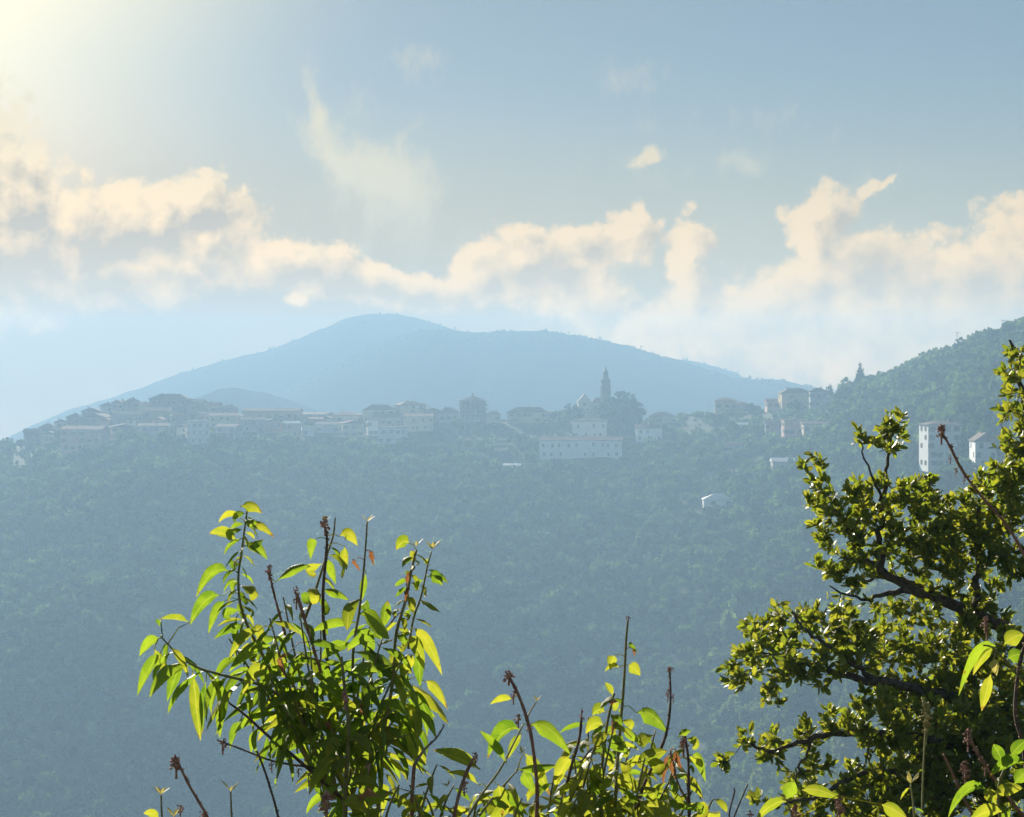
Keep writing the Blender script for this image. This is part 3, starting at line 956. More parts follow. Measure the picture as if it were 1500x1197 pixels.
def storeyed_block():
    """the tall block with a shelf of eaves at every storey and a small turret on the roof"""
    u0, u1 = 672, 712
    d = ground_under(692, 619)
    s = d / F
    c = PX(692, 619, d)
    zz = lambda y: PX(692, y, d).z - c.z
    w = 38 * s
    r = empty('storeyed_block', (c.x, d + 7, c.z), .05)
    tag(r, 'tall square block with a shelf of eaves at each storey and a roof turret', 'building', 'houses of the hill village')
    mb = MB()
    mb.box(-w / 2, w / 2, -7, 7, -5, zz(586.5))
    obj('wall', mb.mesh('wall', WALL['g']), r)
    for y, e in ((599, 1.3), (593, 1.6)):
        eb = MB()
        eb.box(-w / 2 - e, w / 2 + e, -7 - e, 7 + e, zz(y) - .22, zz(y) + .22)
        obj('eaves', eb.mesh('eaves', ROOF['b']), r)
    rm = MB()
    X, Y = w / 2 + 2, 9
    z0, z1, z2 = zz(587.5), zz(584.5), zz(580.5)
    V = [(-X, -Y, z0), (X, -Y, z0), (X, Y, z0), (-X, Y, z0), (-X * .62, -Y * .62, z1), (X * .62, -Y * .62, z1), (X * .62, Y * .62, z1), (-X * .62, Y * .62, z1), (-1, -1, z2), (1, -1, z2), (1, 1, z2), (-1, 1, z2)]
    Q = [(3, 2, 1, 0), (8, 9, 10, 11)]
    for k in range(4):
        j = (k + 1) % 4
        Q += [(k, j, 4 + j, 4 + k), (4 + k, 4 + j, 8 + j, 8 + k)]
    rm.add(V, Q)
    rf = obj('roof', rm.mesh('roof', ROOF['b']), r)
    tm = MB()
    tm.lathe([(.55, z2 - .3), (.5, zz(577.5)), (.95, zz(577.2)), (.85, zz(576)), (.05, zz(575.2))], 8)
    tr = obj('turret', tm.mesh('turret', WALL['g']), rf)
    for y in (590, 596, 603, 609):
        for i in range(5):
            obj('window', WINS['norm', 0], r, ((i - 2) * w / 5.4, -7.012, zz(y)))
    KEEP_CLEAR.append((c.x, d + 6, 12))
    KEEP_CLEAR.append((c.x, d - 5, 9))
    # three white parasols on the terrace before it
    for k, (u, y, lb) in enumerate(((688, 617.5, 'white parasol on the left of the terrace before the storeyed block'), (696, 617.5, 'white parasol in the middle of the terrace before the storeyed block'), (702, 617.5, 'smaller white parasol on the right of the terrace before the storeyed block'))):
        p = PX(u, y + 3, d - 4)
        e = empty('parasol', p)
        tag(e, lb, 'parasol', 'parasols on the terrace')
        q = MB(); q.lathe([(.05, -2), (.04, 2.6)], 6)
        obj('pole', q.mesh('pole', FRAME), e)
        q = MB(); q.lathe([(1.35, 1.45), (1.3, 1.6), (.06, 2.75)] if k < 2 else [(.9, 1.3), (.88, 1.45), (.05, 2.3)], 8)
        obj('canopy', q.mesh('canopy', ROOF['w'] if False else WALL['w']), e)


storeyed_block()


def church():
    d = float(crest_r(880)) + 2
    s = d / F
    yb = 618
    c = PX(880, yb, d)
    zz = lambda y: PX(880, y, d).z - c.z
    xx = lambda u: (u - 880) * s
    r = empty('church', (c.x, d, c.z))
    tag(r, 'old church with a pale gabled front and a long roof behind the bell tower', 'church')
    mb = MB()
    # gabled front wing
    a0, a1, e, t = xx(846.5), xx(865.5), zz(588), zz(577)
    am = (a0 + a1) / 2
    mb.box(a0, a1, -6, 14, -6, e)
    for y0, y1 in ((-6, -5.6), (13.6, 14)):
        mb.add([(a0, y0, e), (a1, y0, e), (am, y0, t - .3), (a0, y1, e), (a1, y1, e), (am, y1, t - .3)], [(0, 1, 2), (5, 4, 3), (0, 2, 5, 3), (1, 4, 5, 2)])
    # nave
    mb.box(xx(866), xx(904), 1, 15, -6, zz(590))
    mb.box(xx(904.2), xx(912), 3, 13, -6, zz(594))
    obj('wall', mb.mesh('wall', WALL['c']), r)
    rb = MB()
    o = .5
    rb.add([(a0 - o, -6.6, e - .4), (am, -6.6, t), (a1 + o, -6.6, e - .4), (a0 - o, 14.5, e - .4), (am, 14.5, t), (a1 + o, 14.5, e - .4),
            (a0 - o, -6.6, e - .8), (am, -6.6, t - .4), (a1 + o, -6.6, e - .8), (a0 - o, 14.5, e - .8), (am, 14.5, t - .4), (a1 + o, 14.5, e - .8)],
           [(0, 1, 4, 3), (1, 2, 5, 4), (6, 9, 10, 7), (7, 10, 11, 8), (0, 6, 7, 1), (1, 7, 8, 2), (3, 4, 10, 9), (4, 5, 11, 10), (0, 3, 9, 6), (2, 8, 11, 5)])
    n0, n1, ne, nt_ = xx(865.8), xx(905), zz(590), zz(582.5)
    rb.add([(n0, .3, ne), (n1, .3, ne), (n1, 15.6, ne), (n0, 15.6, ne), (n0 + 3, 8, nt_), (n1 - 4, 8, nt_)], [(0, 1, 5, 4), (1, 2, 5), (2, 3, 4, 5), (3, 0, 4), (3, 2, 1, 0)])
    n0, n1, ne, nt_ = xx(904), xx(912.6), zz(594), zz(590)
    rb.add([(n0, 2.4, ne), (n1, 2.4, ne), (n1, 13.6, ne), (n0, 13.6, ne), (n0, 8, nt_)], [(0, 1, 4), (1, 2, 4), (2, 3, 4), (3, 0, 4), (3, 2, 1, 0)])
    obj('roof', rb.mesh('roof', ROOF['b']), r)
    obj('window', WINS['wide', 0], r, (am, -6.013, zz(592)))
    for u in (852, 860):
        obj('window', WINS['norm', 0], r, (xx(u), -6.013, zz(601)))
    for u in (871, 876, 897, 901):
        obj('window', WINS['norm', 0], r, (xx(u), .987, zz(597)))
    # bell tower
    b = empty('bell_tower', (PX(887, yb, d - 3).x, d - 3, c.z), .2)
    tag(b, 'slender church bell tower with a green copper onion cap rising over the village', 'bell tower')
    zz = lambda y: PX(887, y, d - 3).z - c.z
    h = 2.2
    tstone = rough_mat('tower_stone', (.11, .095, .085), (.17, .15, .13), .6, .9, .2)
    mb = MB(); mb.box(-h, h, -h, h, -6, zz(566))
    for sx in (-1, 1):
        for sy in (-1, 1):
            mb.box(sx * h - .12 - .25 * (sx < 0), sx * h + .12 + .25 * (sx > 0), sy * h - .12 - .25 * (sy < 0), sy * h + .12 + .25 * (sy > 0), -6, zz(566))
    obj('shaft', mb.mesh('shaft', tstone), b)
    mb = MB(); mb.box(-h - .45, h + .45, -h - .45, h + .45, zz(566), zz(565)); 
    obj('cornice', mb.mesh('cornice', tstone), b)
    mb = MB()
    z0, z1 = zz(565), zz(558)
    for sx in (-1, 1):
        for sy in (-1, 1):
            mb.box(sx * 1.7 - .6, sx * 1.7 + .6, sy * 1.7 - .6, sy * 1.7 + .6, z0, z1)
    mb.box(-2.25, 2.25, -2.25, 2.25, z1 - .9, z1)
    mb.box(-1.2, 1.2, -1.2, 1.2, z0, z1 - 1)
    obj('belfry', mb.mesh('belfry', tstone), b)
    mb = MB(); mb.box(-h - .75, h + .75, -h - .75, h + .75, zz(558), zz(556.6)); 
    obj('cornice', mb.mesh('cornice', tstone), b)
    mb = MB(); mb.lathe([(2.5, zz(556.6)), (2.3, zz(555)), (2.0, zz(553.5)), (1.75, zz(553)), (1.7, zz(549.6)), (1.95, zz(549.4)), (1.9, zz(548.6))], 8)
    obj('lantern', mb.mesh('lantern', tstone), b)
    cu = rough_mat('green_copper', (.04, .11, .085), (.07, .17, .13), 2, .6, .4)
    mb = MB(); mb.lathe([(1.1, zz(548.6)), (1.55, zz(547.4)), (1.75, zz(546)), (1.65, zz(544.8)), (1.2, zz(543.2)), (.7, zz(541.8)), (.38, zz(540)), (.24, zz(537.5)), (.3, zz(537.2)), (.1, zz(536.6)), (.06, zz(534.5))], 12)
    obj('onion_cap', mb.mesh('onion_cap', cu, True), b)
    mb = MB(); mb.box(-.06, .06, -.06, .06, zz(534.6), zz(531.6)); mb.box(-.5, -.062, -.06, .06, zz(533), zz(532.7)); mb.box(.062, .5, -.06, .06, zz(533), zz(532.7))
    obj('cross', mb.mesh('cross', FRAME), b)
    for y in (573, 583):
        obj('window', WINS['small', 0], b, (0, -h - .012, zz(y)))
    KEEP_CLEAR.append((c.x, d + 4, 22))


church()


def retaining(u0, u1, y, label, group):
    d = ground_under((u0 + u1) / 2, y)
    a, b = PX(u0, y, d), PX(u1, y, d)
    mb = MB()
    n_ = 6
    for k in range(n_):
        x0, x1 = a.x + (b.x - a.x) * k / n_, a.x + (b.x - a.x) * (k + 1) / n_
        dy = random.uniform(-.25, .25)
        mb.box(x0 + .01, x1 - .01, d + dy, d + dy + .7, a.z - 3, a.z + 1.3 + random.uniform(-.15, .15))
    o = obj('terrace_wall', mb.mesh('terrace_wall', WALL['c']))
    tag(o, label, 'wall', group)
    KEEP_CLEAR.append(((a.x + b.x) / 2, d, (b.x - a.x) / 2 + 1))
    KEEP_CLEAR.append(((a.x + b.x) / 2, d - 6, (b.x - a.x) / 2))


for u0, u1, y, lb in ((716, 745, 645, 'uppermost of three faint terrace walls left of the longest white building'), (714, 746, 653, 'middle of three faint terrace walls left of the longest white building'),
                      (718, 746, 661, 'lowest of three faint terrace walls left of the longest white building'), (486, 540, 641, 'pale terrace wall under the cream house left of the narrow white house')):
    retaining(u0, u1, y, lb, 'terrace walls on the village slope')


# ------------------------------------------------------------------ single trees
CROWN_BIG = [crown_mesh('crown', 60 + k, 520, 'round', LEAF_FAR[1], .17) for k in range(2)]
CROWN_MID = [crown_mesh('crown', 70 + k, 300, 'round', LEAF_FAR[0], .22) for k in range(3)]
CROWN_CONE = crown_mesh('crown', 81, 620, 'cone', LEAF_FAR[1], .17)
CROWN_TALL = crown_mesh('crown', 82, 300, 'tall', LEAF_FAR[1], .2)
tm_ = MB()
tm_.tube([(0, 0, -.6), (.02, 0, 0), (.03, .02, .5), (-.02, .0, 1.1)], [.12, .09, .07, .03], 7)
for a_ in range(5):
    t_ = a_ * 1.26
    tm_.tube([(.02, 0, .45 + .08 * a_), (.25 * math.cos(t_), .25 * math.sin(t_), .8 + .06 * a_), (.5 * math.cos(t_), .5 * math.sin(t_), 1.05 + .08 * a_)], [.05, .03, .012], 5)
TRUNK = tm_.mesh('trunk', BARK)


def tree(name, u, yt, yb, hw, crown, label, group=None, d=None, hgt=None):
    d = d or ground_under(u, yb)
    s = d / F
    c = PX(u, yb, d)
    zg = float(H(c.x, d))
    c.z = min(c.z, zg + .3)
    top = PX(u, yt, d).z - c.z
    o = empty(name, c, random.uniform(0, 6))
    tag(o, label, 'tree', group)
    h0 = max(v.co.z for v in crown.vertices)
    r_ = hw * s / (.95 if crown is not CROWN_CONE else .85)
    cr = obj('crown', crown, o)
    cr.scale = (r_, r_, top / h0)
    tk = obj('trunk', TRUNK, o)
    tk.scale = (r_, r_, top / h0 * (1.2 if crown is not CROWN_CONE else 2.2))
    KEEP_CLEAR.append((c.x, d, hw * s * .6))
    return o


dC = float(crest_r(890))
tree('broadleaf_tree', 914, 572, 624, 25, CROWN_BIG[0], 'biggest dark round tree, standing right of the bell tower', 'trees round the church', dC - 12)
tree('broadleaf_tree', 902, 597, 626, 13, CROWN_BIG[1], 'dark tree at the foot of the bell tower, left of the biggest tree', 'trees round the church', dC - 18)
tree('broadleaf_tree', 921, 597, 630, 15, CROWN_BIG[0], 'low dark tree in front of the biggest tree', 'trees round the church', dC - 24)
tree('broadleaf_tree', 842, 591, 622, 8, CROWN_BIG[1], 'dark tree right before the pale church front', 'trees round the church', dC - 16)
tree('conifer_tree', 832, 588, 620, 6, CROWN_TALL, 'slim pointed tree left of the church front', 'trees round the church', dC - 10)
tree('broadleaf_tree', 816, 600, 621, 11, CROWN_MID[0], 'loose pale tree farthest left of the church trees', 'trees round the church', dC - 6)
tree('broadleaf_tree', 829, 604, 626, 12, CROWN_MID[1], 'low bushy tree between the slim pointed tree and the white loggia house', 'trees round the church', dC - 20)
tree('conifer_tree', 1260, 530, 574, 12, CROWN_CONE, 'lone tall fir standing up on the skyline where the right hill begins')
tree('broadleaf_tree', 1096, 590, 606, 9, CROWN_BIG[1], 'round dark tree on the skyline right of the lone ochre house', 'trees on the skyline')
tree('broadleaf_tree', 5, 648, 664, 9, CROWN_MID[2], 'small round tree beyond the left end of the village', 'trees on the skyline')
tree('broadleaf_tree', 1166, 585, 604, 9, CROWN_BIG[0], 'dark tree before the big ochre house of the hillside trio', 'trees on the skyline')
tree('broadleaf_tree', 1216, 562, 584, 6, CROWN_TALL, 'small ragged tree right of the lilac-grey hillside house', 'trees on the skyline')
for u, yt, hw, lb in ((1000, 605, 10, 'low tree right of the cream house with tall dark openings'), (1022, 600, 9, 'low round tree midway between the cream house and the thin pole'), (1109, 594, 8, 'small tree on the skyline left of the low pink hillside house'),
                      (1292, 545, 9, 'small tree on the skyline just right of the lone fir'), (1345, 522, 9, 'tree on the lower third of the right hill skyline'), (1378, 508, 10, 'tree on the middle of the right hill skyline'),
                      (1436, 488, 10, 'bushy tree on the upper part of the right hill skyline'), (1488, 468, 20, 'broad bushy tree at the top of the right hill')):
    tree('broadleaf_tree', u, yt, yt + 20 + hw, hw, random.choice(CROWN_MID), lb, 'trees on the skyline', float(crest_r(u)) - 8)
# trees growing between the houses
rt_ = random.Random(5)
placed, used = 0, set()
for _ in range(6000):
    if placed >= 68:
        break
    u = rt_.uniform(25, 1215)
    yy = float(crest_y(u)) + rt_.uniform(6, 62 if u < 640 else 45)
    d = ground_under(u, yy)
    c = PX(u, yy, d)
    if any((c.x - a) ** 2 + (d - b) ** 2 < (q * .85) ** 2 for a, b, q in KEEP_CLEAR):
        continue
    hw = rt_.uniform(4.5, 9)
    near = min(HOUSES, key=lambda h: abs((h[0] + h[1]) / 2 - u) + 1.5 * abs(h[4] - yy))
    hu = (near[0] + near[1]) / 2
    side = 'left of' if u < near[0] else 'right of' if u > near[1] else ('below' if yy > near[4] else 'beside')
    size = 'small' if hw < 6.5 else 'bushy'
    lab = f'{size} tree {side} the {near[10]}'
    if lab in used or len(lab.split()) > 16:
        continue
    used.add(lab)
    tree('broadleaf_tree', u, yy - hw * rt_.uniform(1.5, 2.6), yy, hw, rt_.choice(CROWN_MID + CROWN_BIG), lab, 'small trees among the village houses', d)
    placed += 1


def pole(u, yt, yb, d, label, arms=True):
    c = PX(u, yb, d)
    hh = PX(u, yt, d).z - c.z
    o = empty('utility_pole', c, .4)
    tag(o, label, 'pole', 'thin poles on the skyline')
    mb = MB(); mb.lathe([(.22, -3), (.14, hh)], 8)
    obj('pole', mb.mesh('pole', FRAME), o)
    if arms:
        mb = MB(); mb.box(-1.4, 1.4, -.24, -.145, hh - .7, hh - .5)
        for x in (-1.2, 0, 1.2): mb.box(x - .06, x + .06, -.23, -.15, hh - .5, hh - .2)
        obj('crossarm', mb.mesh('crossarm', FRAME), o)


pole(1402, 486, 512, 985, 'thin utility pole on the right hill skyline')
pole(1469, 468, 496, 965, 'thin utility pole near the top of the right hill')
pole(1037, 586, 608, 1148, 'thin dark pole left of the lone ochre skyline house', False)

# ------------------------------------------------------------------ leaves near the camera
def leaf_mat(name, c_dark, c_light, vein, trans, tcol, rough=.48, spec=.5, spot=(.16, .07, .03), spot_at=.74):
    """blade with a pale midrib, side veins, blotches and scorched spots; x runs along the leaf, y across"""
    m_, n, out = material(name)
    tc = n.new('ShaderNodeTexCoord')
    oi = n.new('ShaderNodeObjectInfo')
    sep = n.new('ShaderNodeSeparateXYZ')
    n.put(sep.inputs[0], tc.outputs['UV'])
    x, y = sep.outputs[0], n.m('ABSOLUTE', n.m('SUBTRACT', sep.outputs[1], .5))
    off = n.v('ADD', tc.outputs['Object'], n.v('SCALE', (13.1, 7.7, 5.3), s=oi.outputs['Random']))
    blot = n.ss(n.noise(off, 38, 4, .55), .32, .68)
    k = n.m('FRACT', n.m('MULTIPLY', oi.outputs['Random'], 7.31))
    f = n.m('ADD', n.m('MULTIPLY', blot, .45), n.m('MULTIPLY', k, .55))
    col = n.mix(f, c_dark, c_light)
    side = n.m('SINE', n.m('MULTIPLY', n.m('SUBTRACT', x, n.m('MULTIPLY', y, .45)), 75))
    sv = n.m('MULTIPLY', n.ss(side, .72, 1.0), .30)
    mid = n.ss(y, .055, .02)
    vm = n.m('MAXIMUM', sv, n.m('MULTIPLY', mid, .8))
    col = n.mix(vm, col, vein)
    sp = n.ss(n.m('ADD', n.noise(off, 70, 3, .5), n.m('MULTIPLY', n.ss(x, .80, 1.0), .18)), spot_at, spot_at + .05)
    col = n.mix(n.m('MULTIPLY', sp, .85), col, spot)
    b = n.new('ShaderNodeBsdfPrincipled')
    n.put(b.inputs['Base Color'], col)
    b.inputs['Roughness'].default_value = rough
    b.inputs['Specular IOR Level'].default_value = spec
    bp = n.new('ShaderNodeBump')
    bp.inputs['Strength'].default_value = .35
    bp.inputs['Distance'].default_value = .002
    n.put(bp.inputs['Height'], n.m('ADD', n.m('MULTIPLY', side, -.3), n.noise(off, 120, 3, .5)))
    n.put(b.inputs['Normal'], bp.outputs[0])
    tr = n.new('ShaderNodeBsdfTranslucent')
    n.put(tr.inputs[0], n.mix(1.0, col, tcol, 'MULTIPLY'))
    mx = n.new('ShaderNodeMixShader')
    mx.inputs[0].default_value = trans
    n.put(mx.inputs[1], b.outputs[0])
    n.put(mx.inputs[2], tr.outputs[0])
    n.put(out.inputs[0], mx.outputs[0])
    return m_


LEAF = leaf_mat('green_leaf', (.042, .088, .012), (.17, .215, .028), (.17, .20, .05), .6, (2.0, 2.2, .8), spot_at=.70)
LEAF_Y = leaf_mat('yellow_green_leaf', (.10, .15, .016), (.25, .25, .04), (.26, .25, .08), .6, (2.0, 2.0, .8), spot_at=.67)
LEAF_W = leaf_mat('withered_leaf', (.17, .07, .035), (.36, .20, .11), (.40, .25, .15), .28, (1.5, 1.2, .8), .7, .2, spot_at=.9)
LEAF_T = leaf_mat('tip_leaf', (.28, .27, .09), (.42, .38, .16), (.5, .46, .25), .45, (1.4, 1.3, .8), spot_at=.9)
STEM_G = rough_mat('green_stem', (.15, .15, .045), (.27, .23, .09), 25, .6, .4)
STEM_R = rough_mat('reddish_stem', (.20, .085, .065), (.38, .21, .15), 40, .75, .3)
STEM_D = rough_mat('dark_twig', (.07, .045, .042), (.18, .12, .10), 45, .8, .25)
STEM_P = rough_mat('pale_shoot', (.24, .24, .09), (.36, .34, .16), 25, .55, .4)
HEAD = rough_mat('dried_flower', (.24, .085, .07), (.56, .36, .29), 70, .85, .2)


def leaf_geo(mid, width, side, fold, segs=7, wavy=0.0, seed=0, prof='lance', petiole=.10):
    """blade built along the points of a midrib; side = across vectors; fold lifts the margins"""
    rg = random.Random(seed)
    V, Q, UV = [], [], []
    n_ = len(mid) - 1
    for i, p in enumerate(mid):
        t = i / n_
        if prof == 'lance':
            w = math.sin(math.pi * min(1, max(0, (t - petiole) / (1 - petiole))) ** .72) ** .85 if t > petiole else .03
        else:
            w = math.sin(math.pi * min(1, max(0, (t - petiole) / (1 - petiole))) ** .9) ** .6 if t > petiole else .03
        w = max(w, .03 if t < .98 else .0) * width / 2
        d = (mid[min(i + 1, n_)] - mid[max(i - 1, 0)]).normalized()
        s = side[i]
        nn = s.cross(d).normalized()
        a = fold * (1 if t > petiole else 0)
        for sg in (-1, 1):
            wob = wavy * width * math.sin(t * 17 + sg * 1.3 + seed) * (w / (width / 2 + 1e-9))
            V.append(p + s * (sg * w * math.cos(a)) + nn * (w * math.sin(a) + wob))
            UV.append((t, .5 + sg * .5 * (w / (width / 2 + 1e-9))))
        V.append(p)
        UV.append((t, .5))
    for i in range(n_):
        b = i * 3
        Q.append((b, b + 2, b + 5, b + 3))
        Q.append((b + 2, b + 1, b + 4, b + 5))
    return V, Q, UV


def leaf_me(V, Q, UV, mat, name='leaf'):
    me = bpy.data.meshes.new(name)
    me.from_pydata([tuple(v) for v in V], [], Q)
    uv = me.uv_layers.new(name='UVMap')
    for poly in me.polygons:
        for li, vi in zip(poly.loop_indices, poly.vertices):
            uv.data[li].uv = UV[vi]
    me.materials.append(mat)
    me.polygons.foreach_set('use_smooth', [True] * len(me.polygons))
    me.update()
    return me


def leaf_proto(bend, width, fold, twist, mat, seed, prof='lance', curl=0.0, wavy=.05, segs=8, face=0.0):
    """unit-long leaf leaving the origin along +x, its tip bending down by `bend` radians"""
    p = Vector((0, 0, 0))
    mid, side = [p.copy()], []
    ang = .25
    rg = random.Random(seed)
    for i in range(segs):
        t = (i + 1) / segs
        ang = .25 - bend * t ** .7 - curl * max(0, t - .45) ** 1.2 * 3
        yaw = twist * t * t
        p = p + Vector((math.cos(ang) * math.cos(yaw), math.cos(ang) * math.sin(yaw), math.sin(ang))) / segs
        mid.append(p.copy())
    for i in range(segs + 1):
        t = i / segs
        d = (mid[min(i + 1, segs)] - mid[max(i - 1, 0)]).normalized()
        s = Vector((0, 0, 1)).cross(d)
        if s.length < .05 or curl: s = Vector((-math.sin(twist * t * t), math.cos(twist * t * t), 0))
        s = Matrix.Rotation(face * min(1, t * 3) + twist * 1.2 * t, 3, d) @ s.normalized()
        side.append(s)
    return leaf_me(*leaf_geo(mid, width, side, fold, segs, wavy, seed, prof), mat)


PROTO = {}
fc_ = lambda k: random.uniform(.45, 1.15) * (1 if k % 2 else -1)
for key, mt in (('g', LEAF), ('y', LEAF_Y), ('w', LEAF_W)):
    PROTO[key, 'droop'] = [leaf_proto(random.uniform(1.4, 2.1), random.uniform(.19, .27), random.uniform(.4, .9), random.uniform(-.5, .5), mt, k, face=fc_(k)) for k in range(10)]
    PROTO[key, 'arch'] = [leaf_proto(random.uniform(.8, 1.4), random.uniform(.19, .26), random.uniform(.4, .9), random.uniform(-.4, .4), mt, 20 + k, face=fc_(k)) for k in range(8)]
    PROTO[key, 'curl'] = [leaf_proto(random.uniform(1.0, 1.6), random.uniform(.38, .5), random.uniform(.3, .7), random.uniform(-.7, .7), mt, 40 + k, 'oval', random.uniform(.9, 1.8), .08, 9, fc_(k)) for k in range(8)]
    PROTO[key, 'oval'] = [leaf_proto(random.uniform(1.0, 1.7), random.uniform(.32, .42), random.uniform(.3, .7), random.uniform(-.6, .6), mt, 60 + k, 'oval', 0, .06, 8, fc_(k)) for k in range(8)]
TIPS = [leaf_proto(random.uniform(.2, 1.0), random.uniform(.22, .32), .3, random.uniform(-.4, .4), LEAF_T, 80 + k, 'lance', 0, .03, 6) for k in range(4)]


def smooth_path(pts, k=5):
    """Catmull-Rom through points"""
    P_ = [pts[0]] + list(pts) + [pts[-1]]
    out = []
    for i in range(1, len(P_) - 2):
        a, b, c, d = P_[i - 1], P_[i], P_[i + 1], P_[i + 2]
        for j in range(k):
            t = j / k
            out.append(.5 * ((2 * b) + (c - a) * t + (2 * a - 5 * b + 4 * c - d) * t * t + (3 * b - a - 3 * c + d) * t ** 3))
    out.append(pts[-1])
    return out


class Plant:
    """a shrub rooted on the slope; local coordinates of its parts are world minus root"""
    def __init__(self, name, root, label, cat, group=None, seed=1):
        z = float(H(root[0], root[1]))
        self.root = Vector((root[0], root[1], z))
        self.e = empty(name, self.root)
        tag(self.e, label, cat, group)
        self.rg = random.Random(seed)
        self.n = 0
        self.pts = []

    def stem(self, pix, r0, r1, mat, name='stem', depth=None, to_root=False, bumps=0.0):
        """pix: (column, row, depth) from the bottom upward"""
        pts = [PX(u, y, d) - self.root for u, y, d in pix]
        path = smooth_path(pts, 5)
        self.pts += path
        if to_root:
            q = pts[0]
            c0 = q - (path[2] - path[0]).normalized() * q.length * .45
            r_ = Vector((q.x * .12, q.y * .12, -.06))
            path = [r_ * (1 - t) ** 2 + c0 * 2 * t * (1 - t) + q * t * t for t in [i / 8 for i in range(8)]] + path
        nn = len(path)
        rad = [(r0 + (r1 - r0) * i / (nn - 1)) * .82 for i in range(nn)]
        if bumps:
            rad = [r * (1 + bumps * self.rg.uniform(-.4, 1)) for r in rad]
        mb = MB().tube(path, rad, 6)
        obj(name, mb.mesh(name, mat, True), self.e)
        return path

    def leaf(self, me, pos, out, length, roll=0.0):
        x = out.normalized()
        up = Vector((0, 0, 1))
        yv = up.cross(x)
        if yv.length < .1: yv = Vector((1, 0, 0))
        yv.normalize()
        yv = Matrix.Rotation(roll, 3, x) @ yv
        zv = x.cross(yv).normalized()
        m = Matrix((x, yv, zv)).transposed().to_4x4()
        o = obj('leaf', me, self.e)
        o.matrix_local = Matrix.Translation(pos) @ m @ Matrix.Diagonal((length, length * self.rg.uniform(.72, 1.2), length * self.rg.uniform(.8, 1.25), 1))
        self.n += 1
        return o

    def dress(self, path, t0, t1, step, length, kinds, keys, lift=.35, tang=.35, jitter=.25, front=None):
        """leaves set spirally along a stem"""
        rg = self.rg
        seglen = [0.0]
        for a, b in zip(path, path[1:]): seglen.append(seglen[-1] + (b - a).length)
        L = seglen[-1]
        s = t0 * L
        phi = rg.uniform(0, 6.28)
        while s < t1 * L:
            k = max(i for i, q in enumerate(seglen) if q <= s + 1e-9)
            k = min(k, len(path) - 2)
            f = (s - seglen[k]) / max(1e-6, seglen[k + 1] - seglen[k])
            p = path[k].lerp(path[k + 1], f)
            tg = (path[k + 1] - path[k]).normalized()
            phi += 2.4 + rg.uniform(-.5, .5)
            o = Vector((math.cos(phi), math.sin(phi) * .8, lift - .35)) + tg * tang * .5
            key, kind = rg.choice(keys), rg.choice(kinds)
            ln = length * rg.uniform(1 - jitter, 1 + jitter) * (1 - .35 * max(0, s / L - .75) / .25)
            self.leaf(rg.choice(PROTO[key, kind]), p, o, ln, rg.uniform(-.4, .4))
            s += step * rg.uniform(.6, 1.4)

    def shaped(self, b, t, w, sag, mat, d, dd=0.0, fold=.45, facing=.5, name='leaf', wavy=.03, prof='lance'):
        """one leaf from pixel b to pixel t, w pixels wide, its middle lifted by sag pixels; facing 1 shows it flat, 0 edge-on"""
        s = d / F
        A, B = PX(b[0], b[1], d) - self.root, PX(t[0], t[1], d + dd) - self.root
        M = (A + B) / 2 + Vector((0, 0, 2 * sag * s))
        seg = 9
        mid = [A * (1 - q) ** 2 + M * 2 * q * (1 - q) + B * q * q for q in [i / seg for i in range(seg + 1)]]
        view = Vector((0, 1, 0))
        side = []
        for i in range(seg + 1):
            dr = (mid[min(i + 1, seg)] - mid[max(i - 1, 0)]).normalized()
            flat = dr.cross(view).normalized()
            side.append((flat * facing + view * (1 - facing)).normalized())
        V, Q, UV = leaf_geo(mid, w * .82 * s / max(.6, facing), side, fold, seg, wavy, int(b[0] + t[1]), prof)
        near = min(self.pts, key=lambda q: (q - A).length)
        gap = (near - A).length
        if gap > .003:      # stalk back to the stem
            n0 = len(V)
            m_ = (A + near) / 2 + Vector((0, 0, gap * .18))
            tv, tq = tube([A + (mid[1] - A) * .5, A, m_, near], [.0011, .0012, .0013, .0017], 4)
            V = V + tv
            Q = Q + [tuple(i + n0 for i in f) for f in tq]
            UV = UV + [(.05, .5)] * len(tv)
        c = A
        g = ([v - c for v in V], Q, UV)
        o = obj(name, leaf_me(*g, mat), self.e, c)
        self.n += 1
        return o

    def head(self, u, y, d, size, n=22, name='flower_head', mat=None, tall=1.3):
        """dried cluster of small bracts"""
        rg = self.rg
        c = PX(u, y, d) - self.root
        s = size * d / F
        mb = MB()
        for k in range(int(n * 1.6)):
            v = Vector((rg.gauss(0, 1), rg.gauss(0, 1), rg.gauss(.25, 1) * tall)).normalized()
            p = Vector((v.x * s * .45, v.y * s * .45, v.z * s * .5 * tall)) * rg.uniform(.3, 1)
            r = s * rg.uniform(.12, .22)
            a = v.cross(Vector((.3, .5, .8))).normalized() * r
            b = v.cross(a).normalized() * r * .7
            q = v * r * rg.uniform(.7, 1.3)
            mb.add([p - a, p - b, p + a, p + b, p + q + a * .3, p - q * .4], [(0, 1, 4), (1, 2, 4), (2, 3, 4), (3, 0, 4), (1, 0, 5), (2, 1, 5), (3, 2, 5), (0, 3, 5)])
        mb.tube([(0, 0, -s * .8 * tall), (0, 0, s * .3)], [s * .1, s * .08], 5)
        return obj(name, mb.mesh(name, mat or HEAD), self.e, c)

    def tip(self, u, y, d, size, n=5):
        """pale young leaves opening at the end of a shoot"""
        rg = self.rg
        c = PX(u, y, d) - self.root
        ph = rg.uniform(0, 6)
        for k in range(n):
            a = ph + k * 6.283 / n
            self.leaf(rg.choice(TIPS), c, Vector((math.cos(a), math.sin(a), rg.uniform(.5, 1.3))), size * d / F * rg.uniform(.8, 1.2))

